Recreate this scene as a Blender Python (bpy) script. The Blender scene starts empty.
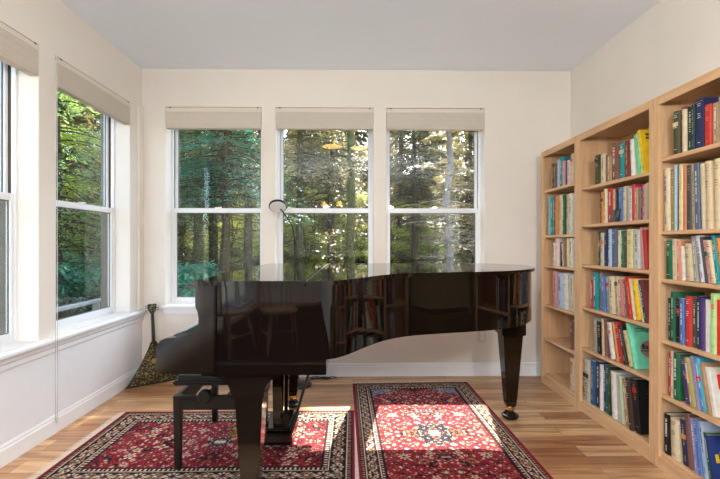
import bpy, bmesh, math, random
from mathutils import Vector, Matrix
random.seed(7)
PI = math.pi
SC = bpy.context.scene
COL = SC.collection
# ---------------------------------------------------------------- materials
def lin(c):
    return tuple((v/255/12.92) if v <= 10 else ((v/255+.055)/1.055)**2.4 for v in c)
MATS = {}
def mat(name, rgb, rough=.5, spec=.5, metal=0, coat=0, noise=0, nscale=20, bump=0, bscale=80, srgb=True, trans=0):
    if name in MATS: return MATS[name]
    m = bpy.data.materials.new(name); m.use_nodes = True
    nt = m.node_tree; b = nt.nodes['Principled BSDF']
    c = lin(rgb) if srgb else rgb
    b.inputs['Base Color'].default_value = (*c, 1)
    b.inputs['Roughness'].default_value = rough
    b.inputs['Specular IOR Level'].default_value = spec
    b.inputs['Metallic'].default_value = metal
    b.inputs['Coat Weight'].default_value = coat
    b.inputs['Coat Roughness'].default_value = .03
    tc = nt.nodes.new('ShaderNodeTexCoord')
    if noise:
        n = nt.nodes.new('ShaderNodeTexNoise'); n.inputs['Scale'].default_value = nscale
        n.inputs['Detail'].default_value = 4
        nt.links.new(tc.outputs['Object'], n.inputs['Vector'])
        r = nt.nodes.new('ShaderNodeValToRGB')
        r.color_ramp.elements[0].position = .3; r.color_ramp.elements[1].position = .7
        r.color_ramp.elements[0].color = (*[v*(1-noise) for v in c], 1)
        r.color_ramp.elements[1].color = (*[min(1, v*(1+noise)) for v in c], 1)
        nt.links.new(n.outputs['Fac'], r.inputs['Fac']); nt.links.new(r.outputs['Color'], b.inputs['Base Color'])
    if bump:
        n2 = nt.nodes.new('ShaderNodeTexNoise'); n2.inputs['Scale'].default_value = bscale
        nt.links.new(tc.outputs['Object'], n2.inputs['Vector'])
        bp = nt.nodes.new('ShaderNodeBump'); bp.inputs['Strength'].default_value = bump
        bp.inputs['Distance'].default_value = .002
        nt.links.new(n2.outputs['Fac'], bp.inputs['Height']); nt.links.new(bp.outputs['Normal'], b.inputs['Normal'])
    MATS[name] = m
    return m
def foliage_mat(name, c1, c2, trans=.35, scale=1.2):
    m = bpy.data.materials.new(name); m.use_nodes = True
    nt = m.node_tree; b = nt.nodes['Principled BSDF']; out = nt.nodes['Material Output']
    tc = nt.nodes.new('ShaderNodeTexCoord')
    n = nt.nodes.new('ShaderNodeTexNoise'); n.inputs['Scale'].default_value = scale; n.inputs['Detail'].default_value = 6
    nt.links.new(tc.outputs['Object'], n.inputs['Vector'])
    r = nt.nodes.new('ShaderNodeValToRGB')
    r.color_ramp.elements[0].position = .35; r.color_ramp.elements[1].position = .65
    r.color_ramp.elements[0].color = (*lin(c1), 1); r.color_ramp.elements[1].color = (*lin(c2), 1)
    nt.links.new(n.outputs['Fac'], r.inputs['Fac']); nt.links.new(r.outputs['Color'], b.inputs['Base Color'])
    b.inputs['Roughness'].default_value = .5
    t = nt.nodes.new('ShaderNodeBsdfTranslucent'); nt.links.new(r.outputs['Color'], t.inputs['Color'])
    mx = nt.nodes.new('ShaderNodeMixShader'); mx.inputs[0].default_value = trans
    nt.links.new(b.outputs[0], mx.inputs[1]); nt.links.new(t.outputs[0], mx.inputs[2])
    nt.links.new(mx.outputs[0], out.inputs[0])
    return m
def glass_mat():
    m = bpy.data.materials.new('window_glass'); m.use_nodes = True
    nt = m.node_tree; nt.nodes.remove(nt.nodes['Principled BSDF']); out = nt.nodes['Material Output']
    tr = nt.nodes.new('ShaderNodeBsdfTransparent'); tr.inputs[0].default_value = (.93, .96, .95, 1)
    gl = nt.nodes.new('ShaderNodeBsdfGlossy'); gl.inputs['Roughness'].default_value = 0.01
    lw = nt.nodes.new('ShaderNodeLayerWeight'); lw.inputs[0].default_value = .5
    p5 = nt.nodes.new('ShaderNodeMath'); p5.operation = 'POWER'; p5.inputs[1].default_value = 5
    fr = nt.nodes.new('ShaderNodeMath'); fr.operation = 'MULTIPLY_ADD'; fr.inputs[1].default_value = .96; fr.inputs[2].default_value = .035
    nt.links.new(lw.outputs['Facing'], p5.inputs[0]); nt.links.new(p5.outputs[0], fr.inputs[0])
    mx = nt.nodes.new('ShaderNodeMixShader')
    nt.links.new(fr.outputs[0], mx.inputs[0]); nt.links.new(tr.outputs[0], mx.inputs[1]); nt.links.new(gl.outputs[0], mx.inputs[2])
    nt.links.new(mx.outputs[0], out.inputs[0])
    return m
def emit_mat(name, col, s):
    m = bpy.data.materials.new(name); m.use_nodes = True
    b = m.node_tree.nodes['Principled BSDF']
    b.inputs['Base Color'].default_value = (*col, 1)
    b.inputs['Emission Color'].default_value = (*col, 1); b.inputs['Emission Strength'].default_value = s
    return m
def wood_mat(name, c1, c2, axis='Z', scale=1., rough=.45, stretch=14):
    m = bpy.data.materials.new(name); m.use_nodes = True
    nt = m.node_tree; b = nt.nodes['Principled BSDF']
    tc = nt.nodes.new('ShaderNodeTexCoord'); mp = nt.nodes.new('ShaderNodeMapping')
    s = [stretch*scale]*3; s['XYZ'.index(axis)] = scale
    mp.inputs['Scale'].default_value = s
    nt.links.new(tc.outputs['Object'], mp.inputs['Vector'])
    n = nt.nodes.new('ShaderNodeTexNoise'); n.inputs['Scale'].default_value = 3; n.inputs['Detail'].default_value = 5
    n.inputs['Distortion'].default_value = .6
    nt.links.new(mp.outputs[0], n.inputs['Vector'])
    r = nt.nodes.new('ShaderNodeValToRGB')
    r.color_ramp.elements[0].position = .3; r.color_ramp.elements[1].position = .7
    r.color_ramp.elements[0].color = (*lin(c1), 1); r.color_ramp.elements[1].color = (*lin(c2), 1)
    nt.links.new(n.outputs['Fac'], r.inputs['Fac']); nt.links.new(r.outputs['Color'], b.inputs['Base Color'])
    b.inputs['Roughness'].default_value = rough
    return m
def floor_mat():
    m = bpy.data.materials.new('oak_plank_floor'); m.use_nodes = True
    nt = m.node_tree; b = nt.nodes['Principled BSDF']; L = nt.links.new
    tc = nt.nodes.new('ShaderNodeTexCoord')
    br = nt.nodes.new('ShaderNodeTexBrick')
    br.inputs['Scale'].default_value = 1; br.inputs['Brick Width'].default_value = 1.3; br.inputs['Row Height'].default_value = .125
    br.inputs['Mortar Size'].default_value = .0012; br.inputs['Mortar Smooth'].default_value = .1
    br.inputs['Color1'].default_value = (0, 0, 0, 1); br.inputs['Color2'].default_value = (1, 1, 1, 1)
    br.inputs['Mortar'].default_value = (.5, .5, .5, 1); br.offset = .37; br.offset_frequency = 2
    L(tc.outputs['Object'], br.inputs['Vector'])
    # grain: noise stretched along X, shifted per plank
    mp = nt.nodes.new('ShaderNodeMapping'); mp.inputs['Scale'].default_value = (1.0, 11, 1)
    L(tc.outputs['Object'], mp.inputs['Vector'])
    va = nt.nodes.new('ShaderNodeVectorMath'); va.operation = 'MULTIPLY_ADD'
    L(br.outputs['Color'], va.inputs[0]); va.inputs[1].default_value = (9, 5, 3); L(mp.outputs[0], va.inputs[2])
    n = nt.nodes.new('ShaderNodeTexNoise'); n.inputs['Scale'].default_value = 1.6; n.inputs['Detail'].default_value = 7
    n.inputs['Distortion'].default_value = .8; n.inputs['Roughness'].default_value = .6
    L(va.outputs[0], n.inputs['Vector'])
    r1 = nt.nodes.new('ShaderNodeValToRGB')   # plank tone
    e = r1.color_ramp.elements; e[0].color = (*lin((166, 112, 72)), 1); e[1].color = (*lin((224, 182, 134)), 1)
    L(br.outputs['Color'], r1.inputs['Fac'])
    r2 = nt.nodes.new('ShaderNodeValToRGB')
    e = r2.color_ramp.elements; e[0].position = .38; e[0].color = (.42, .31, .24, 1); e[1].position = .56; e[1].color = (1, 1, 1, 1)
    L(n.outputs['Fac'], r2.inputs['Fac'])
    mx = nt.nodes.new('ShaderNodeMixRGB'); mx.blend_type = 'MULTIPLY'; mx.inputs[0].default_value = .8
    L(r1.outputs[0], mx.inputs[1]); L(r2.outputs[0], mx.inputs[2])
    mo = nt.nodes.new('ShaderNodeMixRGB'); mo.inputs[2].default_value = (*lin((95, 65, 45)), 1)
    L(br.outputs['Fac'], mo.inputs[0]); L(mx.outputs[0], mo.inputs[1])
    L(mo.outputs[0], b.inputs['Base Color'])
    b.inputs['Roughness'].default_value = .3
    return m
def rug_mat():
    m = bpy.data.materials.new('rug_wool'); m.use_nodes = True
    nt = m.node_tree; b = nt.nodes['Principled BSDF']
    a = nt.nodes.new('ShaderNodeVertexColor'); a.layer_name = 'weave'
    nt.links.new(a.outputs[0], b.inputs['Base Color']); b.inputs['Roughness'].default_value = .95
    b.inputs['Specular IOR Level'].default_value = .15
    tc = nt.nodes.new('ShaderNodeTexCoord'); n2 = nt.nodes.new('ShaderNodeTexNoise'); n2.inputs['Scale'].default_value = 260
    nt.links.new(tc.outputs['Object'], n2.inputs['Vector'])
    bp = nt.nodes.new('ShaderNodeBump'); bp.inputs['Strength'].default_value = .5; bp.inputs['Distance'].default_value = .003
    nt.links.new(n2.outputs['Fac'], bp.inputs['Height']); nt.links.new(bp.outputs['Normal'], b.inputs['Normal'])
    return m
M_WALL = mat('wall_paint_cream', (236, 229, 219), .85, .2, noise=.02, nscale=3, bump=.15, bscale=120)
M_CEIL = mat('ceiling_paint_white', (242, 247, 254), .9, .2, noise=.01, nscale=2)
M_TRIM = mat('trim_paint_white', (240, 240, 240), .45, .4, noise=.01)
M_PANEL = mat('wainscot_paint_white', (236, 236, 238), .6, .3, noise=.01)
M_VINYL = mat('window_vinyl_white', (240, 242, 244), .35, .5)
M_GLASS = glass_mat()
M_GASKET = mat('window_gasket_grey', (110, 108, 104), .5)
M_TRACK = mat('brown_screen_track', (92, 80, 66), .6)
M_FLOOR = floor_mat()
M_BLIND = mat('blind_fabric_beige', (206, 197, 183), .9, .1, noise=.02, nscale=60, bump=.1, bscale=300)
M_RAIL = mat('blind_headrail_cream', (226, 217, 203), .5, .3)
M_CORD = mat('blind_cord_grey', (205, 202, 196), .7, .2)
M_DKMETAL = mat('dark_bracket_metal', (110, 96, 82), .4, .5, .8)
M_PIANO = mat('piano_black_lacquer', (14, 8, 6), .03, .5)
M_PIANOB = mat('piano_brown_black_lacquer', (24, 17, 12), .10, .5)
M_PIANOS = mat('piano_satin_black', (18, 14, 12), .35, .4)
M_BRASS = mat('aged_brass', (190, 150, 80), .25, .5, 1)
M_CHROME = mat('polished_chrome', (200, 200, 205), .12, .5, 1)
M_RUBBER = mat('black_rubber', (18, 18, 18), .5, .3)
M_LEATHER = mat('bench_black_leather', (24, 26, 24), .3, .5, bump=.2, bscale=200)
M_LAMPB = mat('lamp_black_metal', (28, 26, 26), .35, .5, .3)
M_LAMPW = mat('lamp_white_diffuser', (225, 222, 218), .5, .4)
M_BIRCH = wood_mat('bookcase_maple_veneer', (206, 162, 118), (226, 186, 142), 'Z', 1., .45)
M_BIRCHY = wood_mat('bookcase_maple_shelf', (208, 164, 120), (228, 188, 146), 'Y', 1., .45)
M_BARK = mat('tree_bark_brown', (74, 62, 46), .95, .1, noise=.45, nscale=9, bump=.8, bscale=14)
M_BARKG = mat('mossy_tree_bark', (82, 80, 50), .95, .1, noise=.4, nscale=7, bump=.8, bscale=14)
M_BARKP = mat('pale_grey_bark', (128, 118, 112), .9, .1, noise=.25, nscale=12, bump=.6, bscale=20)
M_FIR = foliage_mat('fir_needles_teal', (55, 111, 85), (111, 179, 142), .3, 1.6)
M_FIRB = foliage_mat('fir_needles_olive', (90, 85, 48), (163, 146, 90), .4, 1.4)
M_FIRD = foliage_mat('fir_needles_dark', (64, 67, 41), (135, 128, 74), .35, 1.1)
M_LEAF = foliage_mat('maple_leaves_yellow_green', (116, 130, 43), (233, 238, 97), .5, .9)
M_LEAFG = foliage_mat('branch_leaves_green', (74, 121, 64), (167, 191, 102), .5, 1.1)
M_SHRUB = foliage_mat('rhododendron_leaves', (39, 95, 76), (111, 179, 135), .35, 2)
M_GROUND = mat('forest_floor_soil', (78, 66, 42), .95, .1, noise=.5, nscale=1.6)
M_DECK = mat('weathered_deck_wood', (150, 148, 140), .8, .2, noise=.15, nscale=9)
# ---------------------------------------------------------------- mesh helpers
class MB:
    def __init__(s): s.bm = bmesh.new()
    def box(s, x0, x1, y0, y1, z0, z1, bev=0):
        vs = [s.bm.verts.new(p) for p in ((x0,y0,z0),(x1,y0,z0),(x1,y1,z0),(x0,y1,z0),(x0,y0,z1),(x1,y0,z1),(x1,y1,z1),(x0,y1,z1))]
        fs = [s.bm.faces.new([vs[i] for i in q]) for q in ((3,2,1,0),(4,5,6,7),(0,1,5,4),(1,2,6,5),(2,3,7,6),(3,0,4,7))]
        if bev:
            es = list({e for f in fs for e in f.edges})
            bmesh.ops.bevel(s.bm, geom=es, offset=bev, segments=2, affect='EDGES', clamp_overlap=True)
        return s
    def prism(s, pts, a, b, axis='z', bev=0, holes=None):
        # pts in the plane perpendicular to axis
        def P(u, v, w):
            return {'z': (u, v, w), 'y': (u, w, v), 'x': (w, u, v)}[axis]
        lo = [s.bm.verts.new(P(u, v, a)) for u, v in pts]; hi = [s.bm.verts.new(P(u, v, b)) for u, v in pts]
        n = len(pts)
        f1 = s.bm.faces.new(lo); f2 = s.bm.faces.new(hi[::-1])
        for i in range(n):
            s.bm.faces.new((lo[i], hi[i], hi[(i+1) % n], lo[(i+1) % n]))
        if bev:
            es = list(set(f1.edges) | set(f2.edges))
            bmesh.ops.bevel(s.bm, geom=es, offset=bev, segments=2, affect='EDGES', clamp_overlap=True)
        return s
    def tube(s, path, r, seg=8, caps=True):
        path = [Vector(p) for p in path]
        rs = r if isinstance(r, (list, tuple)) else [r]*len(path)
        rings = []
        up = None
        for i, p in enumerate(path):
            d = (path[min(i+1, len(path)-1)] - path[max(i-1, 0)]).normalized()
            if up is None or abs(up.dot(d)) > .98:
                up = Vector((0, 0, 1)) if abs(d.z) < .9 else Vector((1, 0, 0))
            a = d.cross(up).normalized(); b = a.cross(d).normalized(); up = b
            rings.append([s.bm.verts.new(p + (a*math.cos(t) + b*math.sin(t))*rs[i]) for t in [2*PI*k/seg for k in range(seg)]])
        for i in range(len(rings)-1):
            for k in range(seg):
                s.bm.faces.new((rings[i][k], rings[i][(k+1) % seg], rings[i+1][(k+1) % seg], rings[i+1][k]))
        if caps:
            s.bm.faces.new(rings[0]); s.bm.faces.new(rings[-1][::-1])
        return s
    def lathe(s, prof, cx=0, cy=0, cz=0, seg=28, axis='z'):
        rings = []
        for r, z in prof:
            ring = []
            for k in range(seg):
                t = 2*PI*k/seg
                u, v = max(r, 1e-4)*math.cos(t), max(r, 1e-4)*math.sin(t)
                p = {'z': (u, v, z), 'x': (z, u, v), 'y': (u, z, v)}[axis]
                ring.append(s.bm.verts.new((cx+p[0], cy+p[1], cz+p[2])))
            rings.append(ring)
        for i in range(len(rings)-1):
            for k in range(seg):
                s.bm.faces.new((rings[i][k], rings[i][(k+1) % seg], rings[i+1][(k+1) % seg], rings[i+1][k]))
        s.bm.faces.new(rings[0][::-1]); s.bm.faces.new(rings[-1])
        return s
    def taper(s, cx, cy, z0, z1, a0, a1, b0=None, b1=None, cx1=None, bev=.004):
        # square prism, half sizes a0,b0 at z0 and a1,b1 at z1
        b0 = b0 or a0; b1 = b1 or a1; cx1 = cx if cx1 is None else cx1
        vs = [s.bm.verts.new((c+sx*a, cy+sy*b, z)) for z, a, b, c in ((z0, a0, b0, cx), (z1, a1, b1, cx1)) for sx, sy in ((-1,-1),(1,-1),(1,1),(-1,1))]
        fs = [s.bm.faces.new([vs[i] for i in q]) for q in ((3,2,1,0),(4,5,6,7),(0,1,5,4),(1,2,6,5),(2,3,7,6),(3,0,4,7))]
        if bev:
            bmesh.ops.bevel(s.bm, geom=list({e for f in fs for e in f.edges}), offset=bev, segments=2, affect='EDGES', clamp_overlap=True)
        return s
    def quad(s, *ps):
        s.bm.faces.new([s.bm.verts.new(p) for p in ps]); return s
    def build(s, name, m, parent=None, smooth=None, loc=None, rot=None):
        me = bpy.data.meshes.new(name)
        bmesh.ops.recalc_face_normals(s.bm, faces=s.bm.faces[:])
        if smooth:
            for f in s.bm.faces: f.smooth = True
            for e in s.bm.edges:
                if len(e.link_faces) == 2 and e.calc_face_angle(0) > smooth: e.smooth = False
        s.bm.to_mesh(me); s.bm.free()
        if m: me.materials.append(m)
        o = bpy.data.objects.new(name, me); COL.objects.link(o)
        if smooth and name != 'book':
            wn = o.modifiers.new('weighted', 'WEIGHTED_NORMAL'); wn.keep_sharp = True
        if parent: o.parent = parent
        if loc: o.location = loc
        if rot: o.rotation_euler = rot
        return o
SM = math.radians(35)
def tag(o, label, cat, group=None, kind=None):
    o['label'] = label; o['category'] = cat
    if group: o['group'] = group
    if kind: o['kind'] = kind
    return o
def empty(name, label, cat, loc=(0,0,0), rot=(0,0,0), group=None):
    o = bpy.data.objects.new(name, None); COL.objects.link(o); o.location = loc; o.rotation_euler = rot
    o.empty_display_size = .1
    return tag(o, label, cat, group)
def struct(o):
    o['kind'] = 'structure'; return o
def catmull(pts, n=8, closed=False):
    out = []; N = len(pts)
    rng = range(N) if closed else range(N-1)
    for i in rng:
        p0, p1, p2, p3 = [pts[(i+k) % N] if closed else pts[max(0, min(N-1, i+k))] for k in (-1, 0, 1, 2)]
        for k in range(n):
            t = k/n
            out.append(tuple(.5*((2*b)+(-a+c)*t+(2*a-5*b+4*c-d)*t*t+(-a+3*b-3*c+d)*t**3) for a, b, c, d in zip(p0, p1, p2, p3)))
    if not closed: out.append(tuple(pts[-1]))
    return out
# ---------------------------------------------------------------- the room
XL, XR, YB, YF, H = -1.874, 1.965, 3.85, -5.2, 2.74
ZS, ZT = .63, 2.402          # window opening bottom and top
TH = .23
def wall_with_holes(name, u0, u1, holes, plane, th, axis, m):
    """axis 'x': wall runs along x at y=plane; axis 'y': along y at x=plane. th signed."""
    mb = MB()
    def bx(a, b, z0, z1):
        lo, hi = sorted((plane, plane+th))
        if axis == 'x': mb.box(a, b, lo, hi, z0, z1)
        else: mb.box(lo, hi, a, b, z0, z1)
    cur = u0
    for (a, b, z0, z1) in sorted(holes):
        bx(cur, a, 0, H); bx(a, b, 0, z0); bx(a, b, z1, H); cur = b
    bx(cur, u1, 0, H)
    return struct(mb.build(name, m))
BW = [(-1.671, -.812), (-.696, .188), (.296, 1.187)]
LW = [(1.70, 2.600), (2.744, 3.650)]
wall_with_holes('wall_back', XL-TH, XR+TH, [(a, b, ZS, ZT) for a, b in BW], YB, TH, 'x', M_WALL)
wall_with_holes('wall_left', YF, YB, [(a, b, ZS-.03, ZT-.03) for a, b in LW] + [(-4.9, -2.7, .05, 2.35), (-2.5, -.3, .05, 2.35)], XL, -TH, 'y', M_WALL)
wall_with_holes('wall_right', YF, YB, [], XR, TH, 'y', M_WALL)
wall_with_holes('wall_front', XL-TH, XR+TH, [], YF, -TH, 'x', M_WALL)
struct(MB().box(XL-TH, XR+TH, YF-TH, YB+TH, -.12, 0).build('floor', M_FLOOR))
struct(MB().box(XL-TH, XR+TH, YF-TH, YB+TH, H, H+.12).build('ceiling', M_CEIL))
def base_profile(h=.115, t=.016):
    return [(0, 0), (t, 0), (t, h-.03), (t-.004, h-.022), (t-.004, h-.012), (t-.009, h), (0, h)]
def baseboards():
    mb = MB(); mb.prism([(YB-u, v) for u, v in base_profile()], XL, XR, 'x'); struct(mb.build('baseboard_back', M_TRIM))
    mb = MB(); mb.prism([(XL+u, v) for u, v in base_profile()], -.2, YB-.016, 'y'); struct(mb.build('baseboard_left', M_TRIM))
    mb = MB(); mb.prism([(XR-u, v) for u, v in base_profile()], YF, YB-.016, 'y'); struct(mb.build('baseboard_right', M_TRIM))
baseboards()
# stool and apron under the left windows, running to the corner; stool under the back windows
def stool_profile(z):
    return [(0, z-.10), (.010, z-.10), (.014, z-.09), (.014, z-.066), (.022, z-.056), (.022, z-.034), (.030, z-.028), (.044, z-.028), (.050, z-.02), (.050, z-.006), (.044, z), (0, z)]
struct(MB().prism([(XL+u, v) for u, v in stool_profile(.602)], -.2, YB-.001, 'y').build('trim_1', M_TRIM))
for i, (a, b) in enumerate(BW):
    mb = MB(); mb.box(a-.035, b+.035, YB-.028, YB+.001, ZS-.024, ZS+.001, .006); mb.box(a-.01, b+.01, YB-.014, YB, ZS-.075, ZS-.024, .004)
    struct(mb.build('trim_%d' % (i+2), M_TRIM))
# white painted panelling below the left stool
mb = MB(); mb.box(XL-.001, XL+.006, -.2, YB-.018, .116, .51)
struct(mb.build('trim_5', M_PANEL))
# inner corner board
struct(MB().box(XL, XL+.02, YB-.085, YB-.0005, .61, ZT+.0).build('trim_6', M_WALL))
WN = [0]
def window(c0, c1, z0, z1, axis, plane, sgn):
    """double hung vinyl window in a wall opening; plane = interior face, sgn = outward."""
    WN[0] += 1
    root = bpy.data.objects.new('window_%d' % WN[0], None); COL.objects.link(root); struct(root)
    if axis == 'x': root.location = ((c0+c1)/2, plane, z0); root.rotation_euler = (0, 0, 0)
    else: root.location = (plane, (c0+c1)/2, z0); root.rotation_euler = (0, 0, PI/2)
    w = c1-c0; h = z1-z0; W = w/2
    # local: x along the wall, y outward, z up. for the left wall rotation by +90 sends local +y to world -x
    dn = .125
    f = MB()
    fw = .020
    td = dn+.028
    f.box(-W, -W+fw, dn, td, 0, h, .003); f.box(W-fw, W, dn, td, 0, h, .003)
    f.box(-W+fw, W-fw, dn, td, h-fw, h, .003); f.box(-W+fw, W-fw, dn, td, 0, fw*.9, .003)
    o2 = MB(); e = TH+.004
    o2.box(-W, -W+fw-.002, td, e, 0, h); o2.box(W-fw+.002, W, td, e, 0, h); o2.box(-W+fw-.002, W-fw+.002, td, e, h-fw+.002, h); o2.box(-W+fw-.002, W-fw+.002, td, e, 0, fw*.9-.002)
    o2.build('screen_track', M_TRACK, root)
    f.build('window_frame', M_VINYL, root)
    j = MB()  # white liners on the jambs and sill of the reveal
    j.box(-W, -W+.004, .002, dn, 0, h); j.box(W-.004, W, .002, dn, 0, h); j.box(-W, W, .0, dn+.02, -.001, .006)
    j.build('jamb_liner', M_WALL, root)
    mid = h*.486
    for nm, a, b, y0 in (('lower_sash', fw*.9, mid+.02, dn+.008), ('upper_sash', mid-.02, h-fw, dn+.042)):
        s = MB(); sw = .026
        x0, x1 = -W+fw, W-fw
        s.box(x0, x0+sw, y0, y0+.03, a, b, .003); s.box(x1-sw, x1, y0, y0+.03, a, b, .003)
        s.box(x0+sw, x1-sw, y0, y0+.03, b-.042, b, .003); s.box(x0+sw, x1-sw, y0, y0+.03, a, a+.042, .003)
        so = s.build(nm, M_VINYL, root)
        g = MB(); g.box(x0+sw, x1-sw, y0+.013, y0+.017, a+.042, b-.042); g.build('pane', M_GLASS, so)
        k = MB()
        for q in ((x0+sw, x0+sw+.005, a+.042, b-.042), (x1-sw-.005, x1-sw, a+.042, b-.042), (x0+sw, x1-sw, a+.042, a+.047), (x0+sw, x1-sw, b-.047, b-.042)):
            k.box(q[0], q[1], y0+.0105, y0+.0195, q[2], q[3])
        k.build('gasket', M_GASKET, so)
    l = MB(); l.box(-.03, .03, dn-.004, dn+.012, mid+.012, mid+.028, .003); l.tube([(0, dn-.004, mid+.024), (.035, dn-.01, mid+.026)], .005, 8)
    l.build('sash_lock', M_VINYL, root)
    return root
for a, b in BW: window(a, b, ZS, ZT, 'x', YB, 1)
for a, b in LW: window(a, b, ZS-.03, ZT-.03, 'y', XL, -1)
def blind(c0, c1, zt, axis, plane, label, group, drop=.19):
    w = (c1-c0)/2-.006
    t = empty('window_blind', label, 'blind', group=group)
    if axis == 'x': t.location = ((c0+c1)/2, plane, zt)
    else: t.location = (plane, (c0+c1)/2, zt); t.rotation_euler = (0, 0, PI/2)
    r = MB(); r.box(-w, w, -.004, .05, -.042, -.004, .004); r.build('headrail', M_RAIL, t)
    k = MB()
    for x in (-w+.03, w-.04): k.box(x, x+.016, -.0055, .01, -.014, -.001, .002)
    k.build('bracket', M_DKMETAL, t)
    f = MB(); n = 3; z = -.042; step = (drop-.042-.022)/n
    prof = []
    for i in range(n):
        prof += [(-.001, z-i*step), (-.0025, z-(i+.5)*step)]
    prof += [(-.001, z-n*step)]
    prof = prof + [(.05, z-n*step), (.05, z)]
    f.prism(prof, -w+.002, w-.002, 'x')
    f.build('pleated_fabric', M_BLIND, t)
    b = MB(); b.box(-w, w, -.004, .05, -drop, -drop+.022, .004); b.build('bottom_rail', M_BLIND, t)
    return t
for (a, b), l in zip(BW, ('beige pleated blind raised above the leftmost back window, beside the corner', 'beige pleated blind raised above the middle back window, over the floor lamp', 'beige pleated blind raised above the rightmost back window')):
    blind(a, b, ZT-.001, 'x', YB, l, 'raised window blinds')
for (a, b), l in zip(LW, ('cream pleated blind raised above the nearer left-wall window, cut by the photo edge', 'cream pleated blind raised above the farther left-wall window')):
    blind(a, b, ZT-.031, 'y', XL, l, 'raised window blinds')
def cord(y, z0, label, x=XL+.012):
    t = empty('blind_cord', label, 'cord', (x, y, z0))
    c = MB(); c.tube([(0, -.008, 0), (0, -.009, .4), (0, -.004, ZT-z0-.09)], .0018, 6); c.tube([(0, .008, 0), (0, .009, .4), (0, .004, ZT-z0-.09)], .0018, 6)
    c.build('cord_loop', M_CORD, t)
    k = MB(); k.lathe([(.003, -.03), (.007, -.024), (.007, -.004), (.004, 0)], 0, 0, 0, 12); k.box(-.005, .005, -.012, .012, -.006, .003, .002); k.build('tensioner', M_CORD, t)
    c2 = MB(); c2.box(-.006, .004, -.008, .008, ZT-z0-.10, ZT-z0-.07, .002); c2.build('cord_cleat', M_CORD, t)
cord(2.655, .12, 'thin pale looped blind cord hanging on the pier between the left windows', XL+.064)
# wall outlet on the back wall
t = empty('wall_outlet', 'cream wall outlet low on the back wall beyond the curved piano side', 'outlet', (1.16, YB, .355))
MB().box(-.036, .036, -.006, .0, -.058, .058, .003).build('cover_plate', M_RAIL, t)
for z in (-.02, .02):
    MB().box(-.016, .016, -.008, -.005, z-.014, z+.014, .003).build('socket', M_TRIM, t)
SKY_S, SUN_S, EXPO, LAMP_W, BULB_W = 1.2, 32.0, .03, 34, 112
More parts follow.
